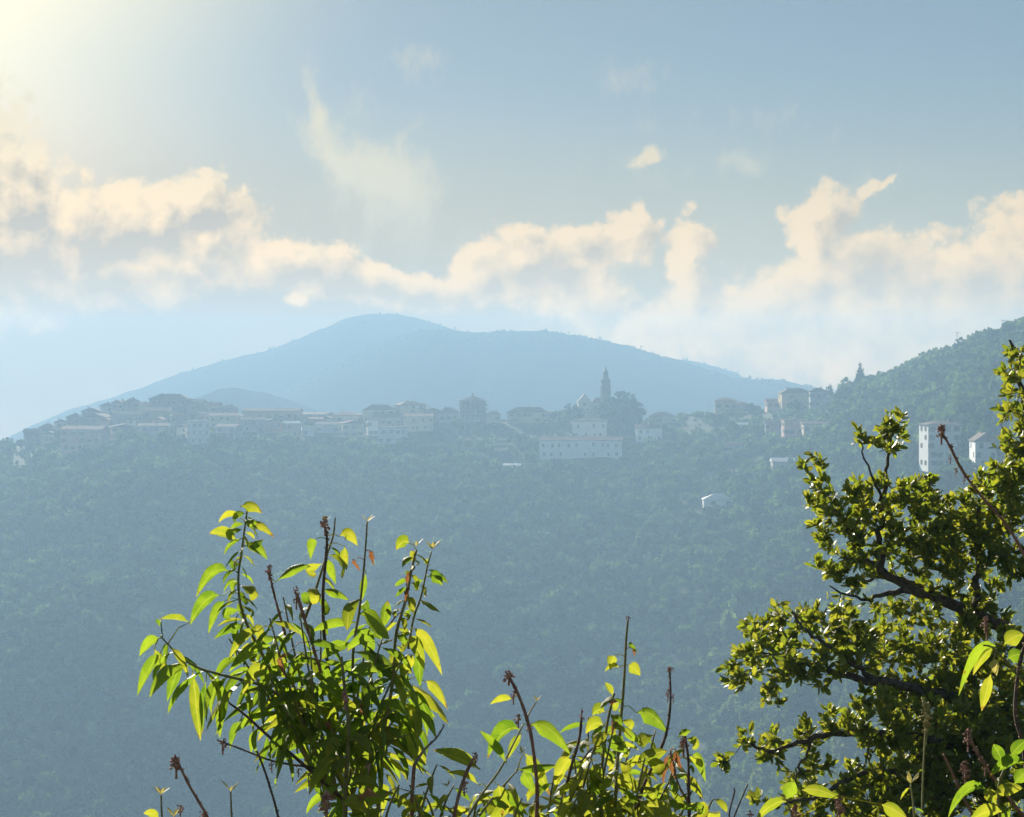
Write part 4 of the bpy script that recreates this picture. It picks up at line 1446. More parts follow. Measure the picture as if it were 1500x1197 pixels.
    def buds(self, path, n, r, mat, t0=.1):
        mb = MB()
        rg = self.rg
        for k in range(n):
            i = rg.randrange(int(len(path) * t0), len(path) - 1)
            p = path[i].lerp(path[i + 1], rg.random())
            v = Vector((rg.gauss(0, 1), rg.gauss(0, 1), rg.uniform(.2, 1.2))).normalized()
            mb.tube([p, p + v * r * 1.5, p + v * r * 3], [r * .5, r * .9, r * .2], 5)
        return obj('bud', mb.mesh('bud', mat, True), self.e)


D1 = 4.7
S1 = D1 / F
# ---- the tall shrub with long drooping leaves, left of the middle
A = Plant('leafy_shrub', (PX(515, 1190, D1).x, D1), 'tall shrub with long drooping green leaves, left of the middle in front of the valley', 'shrub', 'leafy shrubs before the valley', 3)
pa = A.stem([(548, 1215, D1 + .05), (558, 1150, D1), (560, 1085, D1 - .02), (575, 1000, D1 - .03), (580, 930, D1 - .02), (594, 880, D1), (604, 830, D1 + .02), (610, 806, D1 + .02)], .0085, .0032, STEM_G, to_root=True)
pb = A.stem([(505, 1215, D1 - .1), (507, 1140, D1 - .1), (511, 1070, D1 - .1), (505, 1010, D1 - .08), (500, 962, D1 - .06)], .0105, .004, STEM_G, to_root=True)
pd = A.stem([(520, 1190, D1 + .1), (480, 1110, D1 + .08), (430, 1040, D1 + .05), (385, 960, D1 + .02), (356, 900, D1), (349, 850, D1), (355, 800, D1), (362, 748, D1)], .008, .0028, STEM_G, to_root=True)
pe = A.stem([(525, 1150, D1 + .05), (520, 1050, D1 + .04), (517, 960, D1 + .02), (527, 890, D1), (534, 820, D1), (538, 764, D1)], .006, .0024, STEM_G)
pc = A.stem([(500, 1080, D1 + .1), (478, 960, D1 + .05), (473, 880, D1), (477, 820, D1), (479, 790, D1), (476, 772, D1)], .0065, .0036, STEM_D)
pc2 = A.stem([(447, 905, D1 + .05), (462, 865, D1), (478, 815, D1 + .03), (488, 785, D1 + .03), (491, 758, D1 + .03)], .005, .0022, STEM_G)
pf = A.stem([(470, 985, D1 - .06), (456, 940, D1 - .1), (444, 900, D1 - .1), (434, 868, D1 - .1)], .0045, .005, STEM_R, bumps=.3)
pg = A.stem([(418, 930, D1), (404, 880, D1 - .03), (394, 838, D1 - .03)], .004, .003, STEM_R, bumps=.3)
pl = A.stem([(470, 1075, D1 + .06), (430, 1035, D1), (385, 1005, D1 - .03), (330, 990, D1 - .05), (290, 978, D1 - .06), (262, 960, D1 - .06), (238, 935, D1 - .06)], .006, .0022, STEM_G)
ph_ = A.stem([(520, 1185, D1), (478, 1150, D1 - .03), (433, 1110, D1 - .05), (395, 1080, D1 - .06), (362, 1050, D1 - .07), (336, 1030, D1 - .07)], .0065, .003, STEM_D)
pi_ = A.stem([(480, 1128, D1 - .05), (440, 1122, D1 - .05), (400, 1115, D1 - .06), (360, 1100, D1 - .06), (318, 1084, D1 - .06)], .0035, .0024, STEM_D)
pj = A.stem([(412, 1215, D1 - .1), (402, 1175, D1 - .1), (388, 1130, D1 - .1), (376, 1100, D1 - .1)], .0045, .0032, STEM_D, to_root=True)
pk = A.stem([(603, 1215, D1 - .12), (604, 1160, D1 - .12), (607, 1120, D1 - .12)], .0085, .0055, STEM_R, to_root=True)
pk2 = A.stem([(607, 1120, D1 - .12), (622, 1098, D1 - .12), (640, 1080, D1 - .12), (651, 1062, D1 - .12)], .0048, .002, rough_mat('pale_dead_twig', (.20, .17, .15), (.34, .30, .27), 40, .85, .2))
pm = A.stem([(598, 950, D1), (606, 905, D1 + .03), (617, 873, D1 + .03), (626, 830, D1 + .03), (632, 808, D1 + .03)], .004, .002, STEM_G)
pn = A.stem([(562, 1075, D1), (580, 1050, D1 + .03), (592, 1020, D1 + .03), (598, 985, D1 + .04)], .004, .002, STEM_G)
po_ = A.stem([(565, 925, D1), (578, 905, D1 + .02), (590, 895, D1 + .02)], .0028, .0018, STEM_D)
px_ = [A.stem([(505 + (u0 - 500) * .35, 1170, D1 + .08), (u0 * .55 + u1 * .45 + q * .5, (1130 + y1) / 2, D1 + z * .25), (u1, y1, D1 + z * .45)], .0055, .0022, STEM_G)
       for u0, u1, y1, q, z in ((440, 410, 930, 20, .18), (460, 440, 905, 15, -.12), (470, 470, 915, 5, .2), (515, 545, 900, -8, .14), (520, 560, 935, -10, -.1), (440, 395, 985, 10, -.14), (515, 610, 1010, -20, .12), (520, 600, 1075, -10, -.1), (460, 430, 1000, 5, .1), (520, 625, 1045, -20, .1), (440, 335, 935, 15, -.05), (440, 372, 965, 10, .12), (460, 415, 875, 5, .1), (450, 395, 905, 5, -.16), (470, 455, 955, 0, -.2), (530, 590, 965, -10, -.16), (515, 575, 1040, -10, -.2), (510, 480, 1060, 5, -.2))]
px3 = lambda v: v * S1
L = 82 * S1
A.dress(pd, .50, .80, 8 * S1, L * 1.02, ['droop', 'droop', 'arch'], 'gggy', .3)
A.dress(pd, .80, 1.0, 5.5 * S1, 54 * S1, ['droop', 'droop', 'arch', 'curl'], 'ggyy', .35)
A.dress(pa, .70, .90, 9 * S1, L * .85, ['droop', 'arch', 'droop'], 'gy', .25)
A.dress(pa, .88, 1.0, 7 * S1, 40 * S1, ['curl', 'oval'], 'gyy', .3)
A.dress(pb, .55, 1.0, 12 * S1, L * .82, ['droop', 'curl', 'oval', 'arch'], 'gyyg', .3)
A.dress(pe, .25, .72, 11 * S1, L * .85, ['droop', 'arch', 'oval'], 'gggy', .3)
A.dress(pc2, .15, .8, 15 * S1, L * .62, ['droop', 'curl'], 'gy', .3)
A.dress(pl, .45, .98, 11 * S1, L * 1.08, ['droop', 'droop', 'arch'], 'gggy', .1)
A.dress(pm, .1, .95, 13 * S1, 36 * S1, ['curl', 'oval', 'curl'], 'gyy', .3)
A.dress(pn, .2, 1.0, 12 * S1, L * .95, ['droop', 'oval'], 'gyy', .1)
for q in px_:
    A.dress(q, .48, 1.0, 15 * S1, L * 1.0, ['droop', 'droop', 'arch'], 'ggggy', .25)
A.dress(ph_, .6, 1.0, 22 * S1, L * .7, ['droop'], 'gy', .0)
# leaves that draw the outline
for b, t, w, sg, mt, dd, fc in (
        ((352, 760), (320, 766), 14, 6, LEAF_Y, 0, .5), ((352, 742), (384, 752), 16, 7, LEAF_Y, -.02, .6), ((362, 766), (402, 788), 13, 9, LEAF_Y, 0, .5),
        ((348, 793), (306, 782), 18, 5, LEAF_Y, 0, .6), ((362, 800), (392, 820), 15, 10, LEAF, 0, .6), ((358, 800), (386, 790), 12, -2, LEAF, 0, .6),
        ((336, 838), (287, 876), 22, 17, LEAF, -.03, .7), ((323, 873), (278, 917), 18, 14, LEAF, -.03, .6), ((330, 880), (305, 930), 18, 8, LEAF, 0, .7),
        ((404, 853), (456, 830), 18, 9, LEAF, 0, .7), ((278, 912), (234, 907), 13, 2, LEAF_Y, -.02, .6), ((234, 907), (234, 918), 10, 3, LEAF, 0, .6),
        ((235, 934), (204, 962), 16, 5, LEAF, -.02, .6), ((236, 955), (201, 1020), 17, 6, LEAF, -.02, .6), ((226, 950), (247, 988), 15, 1, LEAF_Y, 0, .6),
        ((266, 972), (245, 1028), 18, 4, LEAF, 0, .7), ((282, 980), (294, 1086), 26, -4, LEAF_Y, 0, .8), ((302, 995), (297, 1075), 14, 3, LEAF, .01, .6),
        ((326, 1024), (322, 1082), 17, 1, LEAF, 0, .7), ((352, 1055), (337, 1098), 13, 4, LEAF, 0, .6), ((378, 1068), (368, 1104), 14, 2, LEAF, 0, .6),
        ((346, 905), (345, 948), 13, 0, LEAF, -.05, .7), ((378, 925), (335, 968), 22, 10, LEAF_Y, -.12, .7), ((400, 945), (335, 985), 24, 8, LEAF, -.14, .7), ((392, 975), (355, 1018), 24, 8, LEAF_Y, -.12, .7),
        ((497, 786), (524, 800), 20, 12, LEAF_Y, 0, .7), ((505, 800), (508, 836), 16, 2, LEAF_Y, 0, .7), ((536, 838), (530, 880), 17, -2, LEAF, 0, .8), ((462, 790), (455, 820), 18, 7, LEAF, 0, .7), ((480, 818), (492, 856), 12, 3, LEAF, .02, .6),
        ((471, 865), (512, 880), 15, 6, LEAF, 0, .6), ((600, 796), (580, 806), 24, 7, LEAF_Y, 0, .9), ((628, 845), (648, 858), 24, 6, LEAF, 0, .9),
        ((605, 920), (648, 990), 20, 13, LEAF_Y, 0, .8), ((600, 930), (622, 982), 26, 8, LEAF_Y, -.03, .9), ((606, 960), (592, 992), 20, 5, LEAF_Y, -.05, .9), ((612, 955), (616, 1008), 16, 4, LEAF, -.02, .7),
        ((622, 998), (656, 1040), 18, 11, LEAF_Y, 0, .7), ((598, 1012), (640, 1084), 20, 15, LEAF, 0, .7), ((600, 1030), (610, 1085), 22, 4, LEAF_Y, .02, .9), ((585, 1055), (604, 1112), 24, 9, LEAF, 0, .8),
        ((560, 925), (568, 880), 19, 6, LEAF, 0, .8), ((548, 940), (508, 955), 18, 6, LEAF, -.04, .6), ((515, 985), (556, 985), 24, 9, LEAF, -.1, .6), ((510, 1085), (548, 1108), 34, 9, LEAF_Y, -.14, .9), ((512, 1150), (556, 1155), 26, 9, LEAF_Y, -.15, .9),
        ((500, 1092), (478, 1110), 26, 8, LEAF_Y, -.14, .8), ((495, 1110), (452, 1165), 24, 11, LEAF_Y, -.14, .8), ((500, 1180), (545, 1197), 30, 12, LEAF_Y, -.16, .9), ((475, 1050), (450, 1160), 15, 0, LEAF, .05, .5)):
    A.shaped(b, t, w, sg, mt, D1 + dd, 0.0, A.rg.uniform(.4, .9), fc)
# withered leaves
for b, t, w, sg, dd in (((408, 962), (418, 992), 12, 2, -.15), ((420, 960), (410, 968), 9, 2, -.15), ((545, 808), (548, 830), 14, 4, 0), ((516, 820), (528, 838), 10, 3, -.02), ((601, 838), (596, 862), 11, 3, -.03), ((600, 862), (594, 882), 12, 3, -.03),
                        ((535, 1030), (530, 1050), 14, 2, -.1), ((556, 1168), (520, 1180), 24, 6, -.17), ((480, 1058), (486, 1075), 16, 3, -.12), ((566, 892), (572, 902), 10, 3, 0)):
    A.shaped(b, t, w * .72, sg, LEAF_W, D1 + dd, .02, .9, .6, 'withered_leaf', .22)
A.head(476, 768, D1, 17, 18)
A.head(394, 836, D1 - .03, 14, 14)
A.head(434, 872, D1 - .1, 14, 18, tall=1.9)
A.head(505, 1022, D1 - .15, 17, 18)
A.head(478, 1178, D1 - .16, 26, 26)
A.head(326, 1090, D1 - .06, 15, 14)
for u, y in ((398, 1122), (437, 1128), (452, 1138), (460, 1142)):
    A.head(u, y, D1 - .07, 10, 8)
A.head(540, 1122, D1 - .15, 12, 10)
A.tip(538, 764, D1, 17, 4)
A.tip(633, 804, D1 + .03, 18, 7)
A.tip(610, 800, D1 + .02, 14, 4)
A.tip(478, 762, D1, 12, 3)
A.buds(pj, 14, .0022, STEM_D)
A.buds(pk2, 8, .002, STEM_D)
A.buds(pi_, 12, .0022, HEAD)
A.buds(pa, 16, .002, HEAD, .5)
A.buds(pe, 12, .002, HEAD, .4)
A.buds(pc, 14, .0026, HEAD, .5)
A.buds(pg, 12, .0024, HEAD, .3)
A.buds(pd, 14, .002, HEAD, .5)
A.buds(pf, 16, .0022, HEAD, .3)

# ---- the lower shrub in the middle
D2 = 4.5
S2 = D2 / F
B = Plant('leafy_shrub', (PX(880, 1190, D2).x, D2), 'lower yellow-green shrub with curled leaves and bare flower stalks in the middle foreground', 'shrub', 'leafy shrubs before the valley', 9)
qa = B.stem([(900, 1220, D2), (903, 1140, D2), (909, 1060, D2), (914, 1000, D2), (917, 940, D2), (920, 908, D2)], .007, .0028, STEM_G, to_root=True)
qb = B.stem([(930, 1220, D2 - .05), (938, 1165, D2 - .05), (957, 1120, D2 - .05), (975, 1078, D2 - .05), (982, 1030, D2 - .05), (981, 984, D2 - .05)], .0065, .003, STEM_D, to_root=True, bumps=.15)
qc = B.stem([(820, 1190, D2), (836, 1125, D2), (848, 1085, D2), (852, 1050, D2)], .005, .0036, STEM_D, bumps=.2)
qd = B.stem([(784, 1220, D2 - .06), (787, 1160, D2 - .06), (780, 1090, D2 - .06), (771, 1050, D2 - .06), (758, 1015, D2 - .06), (746, 992, D2 - .06)], .0062, .0045, STEM_R, to_root=True, bumps=.15)
qe = B.stem([(660, 1220, D2 - .05), (672, 1165, D2 - .05), (684, 1130, D2 - .05), (694, 1110, D2 - .05)], .006, .004, STEM_R, to_root=True, bumps=.25)
qf = B.stem([(675, 1215, D2), (700, 1172, D2), (732, 1128, D2), (752, 1090, D2), (766, 1062, D2)], .005, .0022, STEM_P, to_root=True)
qg = B.stem([(702, 1195, D2 + .02), (725, 1165, D2 + .02), (742, 1146, D2 + .02), (758, 1128, D2 + .02)], .004, .0024, STEM_P)
qh = B.stem([(815, 1220, D2 - .08), (845, 1150, D2 - .08), (862, 1110, D2 - .08), (885, 1085, D2 - .08)], .0055, .003, STEM_G, to_root=True)
qi = B.stem([(882, 1220, D2 - .1), (881, 1140, D2 - .1), (888, 1070, D2 - .08), (896, 1030, D2 - .07), (900, 1015, D2 - .07)], .006, .003, STEM_G, to_root=True)
qj = B.stem([(1010, 1220, D2 - .03), (1009, 1160, D2 - .03), (1008, 1110, D2 - .03), (1003, 1078, D2 - .03)], .006, .0035, STEM_D, to_root=True, bumps=.2)
qk = B.stem([(1008, 1175, D2 - .03), (994, 1150, D2 - .04), (986, 1120, D2 - .05), (982, 1100, D2 - .05)], .004, .0028, STEM_R)
ql = B.stem([(850, 1118, D2 - .1), (866, 1098, D2 - .1), (888, 1082, D2 - .1)], .003, .002, STEM_D)
qm = B.stem([(770, 1056, D2 - .06), (778, 1040, D2 - .04), (786, 1028, D2 - .04)], .0026, .0018, STEM_G)
qx = [B.stem([(u0, 1215, D2 + .05), ((u0 + u1) / 2, (1200 + y1) / 2, D2 + z), (u1, y1, D2 + z)], .0045, .002, STEM_G)
      for u0, u1, y1, z in ((860, 862, 1050, .1), (890, 930, 1075, .12), (930, 960, 1070, .1), (950, 990, 1130, -.1), (850, 840, 1100, .08), (900, 905, 1110, -.14), (960, 1000, 1090, .1), (830, 850, 1160, -.12), (610, 640, 1120, .05), (640, 665, 1150, .08), (690, 705, 1160, .06), (720, 740, 1150, .12), (770, 800, 1140, .1), (800, 815, 1120, .05), (620, 600, 1150, -.05), (990, 1020, 1150, .05), (870, 900, 1060, -.1), (840, 875, 1080, -.1), (925, 945, 1110, -.12), (640, 620, 1160, .1), (675, 650, 1180, .02), (750, 765, 1170, -.05), (795, 780, 1180, .06), (560, 585, 1150, .06), (1030, 1045, 1170, .1))]
M = 58 * S2
B.dress(qa, .70, .93, 17 * S2, 34 * S2, ['curl', 'curl', 'oval'], 'yyg', .3)
B.dress(qi, .55, 1.0, 13 * S2, M * .85, ['curl', 'oval', 'arch'], 'yyg', .3)
B.dress(qh, .5, .95, 15 * S2, M, ['oval', 'curl'], 'yyg', .3)
B.dress(qb, .45, .75, 16 * S2, M * .8, ['arch', 'oval', 'curl'], 'gyy', .3)
B.dress(qj, .55, 1.0, 13 * S2, M * .75, ['oval', 'curl', 'droop'], 'gy', .3)
B.dress(qc, .1, .7, 16 * S2, M * .9, ['oval', 'droop'], 'yyg', .3)
B.dress(qg, .1, .9, 20 * S2, M * 1.1, ['droop', 'arch'], 'gyy', .2)
B.dress(qe, .5, .9, 13 * S2, M * .75, ['arch', 'oval', 'curl'], 'gyy', .3)
for q in qx:
    B.dress(q, .2, 1.0, 12.5 * S2, M * 1.0, ['oval', 'curl', 'arch', 'droop'], 'gyyy', .3)
for b, t, w, sg, mt, dd, fc in (
        ((775, 1062), (836, 1106), 22, 16, LEAF, 0, .6), ((762, 1070), (714, 1112), 24, 18, LEAF, 0, .6), ((742, 1118), (702, 1070), 15, 1, LEAF, -.02, .6), ((764, 1075), (744, 1112), 16, 3, LEAF_Y, .02, .8),
        ((752, 1024), (718, 1032), 13, 3, LEAF_Y, -.02, .7), ((704, 1128), (634, 1099), 24, 3, LEAF_Y, -.04, .7), ((702, 1150), (655, 1132), 14, 3, LEAF_Y, -.03, .6), ((756, 1128), (818, 1121), 13, 1, LEAF, 0, .6), ((768, 1103), (806, 1166), 22, 7, LEAF_Y, .03, .8),
        ((764, 1130), (782, 1160), 20, 2, LEAF, 0, .8), ((730, 1150), (738, 1200), 28, 6, LEAF_Y, 0, .9), ((742, 1160), (768, 1200), 20, 8, LEAF, 0, .7), ((720, 1172), (748, 1184), 12, 2, LEAF, -.02, .6),
        ((932, 1044), (978, 1074), 24, 12, LEAF, -.03, .6), ((912, 1064), (942, 1090), 16, 2, LEAF, -.08, .6), ((1014, 1106), (1034, 1146), 20, 12, LEAF, 0, .8), ((993, 1080), (1012, 1072), 13, 4, LEAF, 0, .7), ((1000, 1140), (1030, 1170), 16, 8, LEAF_Y, 0, .7),
        ((900, 960), (894, 982), 24, 3, LEAF_Y, 0, .95), ((920, 975), (938, 990), 24, 3, LEAF_Y, 0, .95), ((918, 945), (934, 958), 10, 8, LEAF, 0, .6), ((908, 978), (886, 984), 12, 4, LEAF_Y, 0, .7),
        ((898, 1020), (886, 1000), 10, 2, LEAF_Y, -.07, .7), ((886, 1044), (868, 1048), 30, 6, LEAF_Y, -.08, .95), ((884, 1062), (858, 1075), 28, 8, LEAF_Y, -.09, .9), ((888, 1085), (920, 1106), 30, 6, LEAF, -.1, .9), ((868, 1120), (880, 1162), 30, 6, LEAF_Y, -.12, .95),
        ((838, 1110), (812, 1152), 26, 7, LEAF_Y, -.04, .8), ((930, 1120), (978, 1100), 22, 4, LEAF_Y, -.1, .7), ((905, 1140), (935, 1165), 32, 8, LEAF_Y, -.13, .9), ((945, 1180), (985, 1200), 28, 8, LEAF_Y, -.14, .8), ((855, 1200), (872, 1160), 24, 4, LEAF_Y, -.14, .8)):
    B.shaped(b, t, w, sg, mt, D2 + dd, 0.0, B.rg.uniform(.4, .9), fc)
for b, t, w, sg, dd in (((980, 1104), (972, 1150), 16, 0, -.1), ((990, 1100), (1000, 1128), 18, 2, -.09), ((984, 1112), (988, 1140), 12, 1, -.1), ((905, 1058), (898, 1076), 16, 3, -.1), ((892, 1030), (906, 1028), 12, 2, -.1), ((930, 952), (930, 962), 9, 2, -.01)):
    B.shaped(b, t, w * .72, sg, LEAF_W, D2 + dd, .02, .9, .6, 'withered_leaf', .22)
B.head(745, 991, D2 - .06, 17, 18, tall=1.0)
B.head(752, 1020, D2 - .06, 12, 10)
B.head(759, 1051, D2 - .06, 15, 12)
B.head(776, 1066, D2 - .06, 12, 10)
B.head(852, 1047, D2, 10, 16, tall=2.0)
B.head(920, 906, D2, 8, 8, tall=.9)
B.head(981, 982, D2 - .05, 13, 12, tall=.9)
for u, y in ((979, 1012), (986, 1022), (978, 1020)): B.head(u, y, D2 - .05, 8, 6)
B.head(696, 1110, D2 - .05, 12, 12)
B.head(680, 1152, D2 - .05, 14, 12)
B.head(1001, 1090, D2 - .03, 18, 16)
B.tip(787, 1027, D2 - .04, 12, 4)
B.tip(764, 1104, D2, 13, 4)
B.tip(655, 1152, D2 - .03, 14, 4)
B.buds(qb, 14, .0024, HEAD, .4)
B.buds(qd, 14, .0026, HEAD, .3)
B.buds(qj, 10, .0024, HEAD, .4)

# ---- small single shoots at the bottom left
D3 = 4.6
def shoot(u, y, label, yb=1215, n=5, size=20):
    q = Plant('young_shoot', (PX(u + 3, yb, D3).x, D3), label, 'plant', 'young shoots at the bottom left', int(u))
    q.stem([(u + 3, yb, D3), (u + 1, (y + yb) / 2 + 6, D3), (u, y + 6, D3)], .0042, .0026, STEM_G, to_root=True)
    q.tip(u, y + 6, D3, size, n)
    return q


q = shoot(236, 1158, 'pale yellow shoot with opening leaves, left of the bare reddish stalk', n=6)
q.shaped((234, 1200), (210, 1192), 16, 4, LEAF_Y, D3, 0, .4, .9)
shoot(338, 1153, 'single pale shoot ending in two bright yellow leaves, right of the bare reddish stalk', n=3, size=22)
q = shoot(255, 1190, 'short shoot with a tuft of yellow leaves at the foot of the bare reddish stalk', n=6, size=18)
q.head(264, 1184, D3, 12, 10)
q = Plant('bare_stalk', (PX(316, 1215, D3 - .05).x, D3 - .05), 'bare reddish stalk with a dried red flower head at the bottom left', 'plant', None, 5)
qq = q.stem([(316, 1220, D3 - .05), (298, 1186, D3 - .05), (278, 1152, D3 - .05), (266, 1128, D3 - .05), (260, 1116, D3 - .05)], .0046, .0034, STEM_R, to_root=True, bumps=.15)
q.head(258, 1120, D3 - .05, 20, 22, tall=1.3)
q.buds(qq, 14, .0026, HEAD, .35)
q.head(298, 1193, D3 - .06, 13, 10)

# ---- sprays in front of the oak at the right edge
D4 = 3.9
S4 = D4 / F
R_ = Plant('leafy_shrub', (PX(1490, 1240, D4).x, D4), 'near shrub of bright arching leaves and brown dry stalks at the bottom right corner', 'shrub', 'leafy shrubs before the valley', 13)
ra = R_.stem([(1545, 900, D4 + .1), (1510, 830, D4 + .1), (1475, 770, D4 + .1), (1440, 730, D4 + .1), (1410, 690, D4 + .1), (1392, 655, D4 + .1), (1380, 634, D4 + .1)], .0044, .0028, STEM_R, bumps=.3)
rb_ = R_.stem([(1512, 1220, D4), (1500, 1100, D4), (1488, 1050, D4), (1490, 1000, D4), (1500, 950, D4), (1530, 905, D4 + .08)], .006, .0045, STEM_D, to_root=True, bumps=.2)
rc_ = R_.stem([(1510, 1210, D4 - .05), (1475, 1165, D4 - .05), (1448, 1130, D4 - .05), (1430, 1100, D4 - .05), (1419, 1078, D4 - .05)], .0045, .0032, STEM_R, bumps=.2)
rd = R_.stem([(1440, 1220, D4), (1412, 1170, D4), (1394, 1130, D4), (1382, 1105, D4)], .004, .0028, STEM_R, to_root=True)
re_ = R_.stem([(1500, 1000, D4), (1478, 975, D4 - .02), (1456, 950, D4 - .03), (1440, 945, D4 - .03)], .0034, .0022, STEM_G)
rf_ = R_.stem([(1445, 960, D4), (1446, 935, D4), (1445, 915, D4)], .003, .0022, STEM_R)
rg_ = R_.stem([(1470, 1220, D4 - .1), (1462, 1170, D4 - .1), (1470, 1130, D4 - .1), (1490, 1110, D4 - .1)], .005, .003, STEM_G, to_root=True)
rh = R_.stem([(1340, 1215, D4 + .05), (1338, 1180, D4 + .05), (1334, 1150, D4 + .05)], .0034, .0022, STEM_P, to_root=True)
for b, t, w, sg, mt, dd, fc in (
        ((1462, 948), (1404, 1020), 18, 26, LEAF, -.03, .7), ((1460, 950), (1425, 990), 20, 10, LEAF_Y, -.02, .9), ((1452, 985), (1438, 1042), 22, 0, LEAF_Y, -.03, .95), ((1456, 965), (1460, 990), 16, 3, LEAF_T, -.04, .8), ((1470, 945), (1500, 930), 26, 4, LEAF_Y, 0, .8), ((1475, 965), (1502, 960), 22, 3, LEAF, 0, .8),
        ((1502, 1118), (1450, 1138), 22, 8, LEAF, -.12, .6), ((1448, 1160), (1388, 1200), 18, 22, LEAF, -.1, .6), ((1455, 1165), (1500, 1155), 18, 5, LEAF_Y, -.12, .7), ((1470, 1120), (1455, 1090), 22, 2, LEAF, -.1, .9), ((1480, 1110), (1505, 1085), 22, 4, LEAF, -.1, .9),
        ((1470, 1190), (1420, 1205), 24, 8, LEAF_Y, -.12, .8), ((1460, 1180), (1440, 1160), 22, 5, LEAF_Y, -.11, .9), ((1485, 1150), (1510, 1130), 24, 4, LEAF, -.1, .9)):
    R_.shaped(b, t, w, sg, mt, D4 + dd, 0, .4, fc)
R_.dress(rg_, .5, 1.0, 20 * S4, 52 * S4, ['oval', 'arch', 'curl'], 'yyg', .3)
R_.dress(rh, .3, 1.0, 24 * S4, 38 * S4, ['arch', 'oval'], 'yg', .3)
R_.tip(1334, 1148, D4 + .05, 22, 5)
R_.head(1379, 634, D4 + .1, 17, 22)
for u, y in ((1392, 672), (1400, 690), (1412, 702)): R_.head(u, y, D4 + .1, 8, 6)
R_.buds(ra, 40, .0026, HEAD, .2)
R_.head(1443, 912, D4, 15, 14)
R_.buds(rb_, 26, .003, HEAD, .4)
R_.head(1418, 1080, D4 - .05, 15, 18, tall=1.8)
R_.head(1414, 1128, D4 - .05, 19, 16)
R_.head(1443, 1125, D4 - .05, 12, 10)
R_.head(1356, 1050, D4 + .1, 20, 40, mat=rough_mat('pale_seed_spike', (.26, .22, .08), (.44, .38, .18), 60, .8, .2), tall=2.6)
R_.buds(rc_, 20, .0026, HEAD, .3)
R_.stem([(1350, 1215, D4 + .1), (1352, 1140, D4 + .1), (1356, 1060, D4 + .1)], .003, .002, STEM_P, 'stem', to_root=True)
E_ = Plant('low_plant', (PX(1130, 1225, 4.2).x, 4.2), 'low plant with two broad pale leaves and a red bud below the oak', 'plant', None, 17)
E_.stem([(1165, 1225, 4.2), (1160, 1195, 4.2), (1152, 1172, 4.2)], .004, .0026, STEM_G, to_root=True)
E_.stem([(1075, 1220, 4.2), (1068, 1195, 4.2), (1076, 1160, 4.2), (1074, 1155, 4.2)], .003, .0018, STEM_D, 'twig', to_root=True)
E_.stem([(1072, 1205, 4.2), (1082, 1180, 4.2), (1096, 1148, 4.2)], .0026, .0016, STEM_D, 'twig')
E_.shaped((1152, 1174), (1106, 1206), 18, 9, LEAF_Y, 4.2, 0, .35, .8)
E_.shaped((1152, 1172), (1164, 1145), 28, 2, LEAF, 4.19, 0, .35, .95)
E_.shaped((1172, 1158), (1230, 1172), 16, 7, LEAF_Y, 4.21, 0, .35, .7)
E_.shaped((1290, 1178), (1330, 1200), 20, 2, LEAF_Y, 4.2, 0, .35, .7)
E_.stem([(1222, 1225, 4.2), (1225, 1200, 4.2), (1230, 1185, 4.2)], .003, .0024, STEM_R, to_root=True)
E_.head(1230, 1180, 4.2, 20, 16, tall=1.5)
E_.head(1098, 1196, 4.2, 13, 10)
E_.head(1165, 1192, 4.2, 22, 18)

# ------------------------------------------------------------------ the oak at the right
def path_at(path, t):
    k = min(len(path) - 2, int(t * (len(path) - 1)))
    return path[k].lerp(path[k + 1], t * (len(path) - 1) - k)


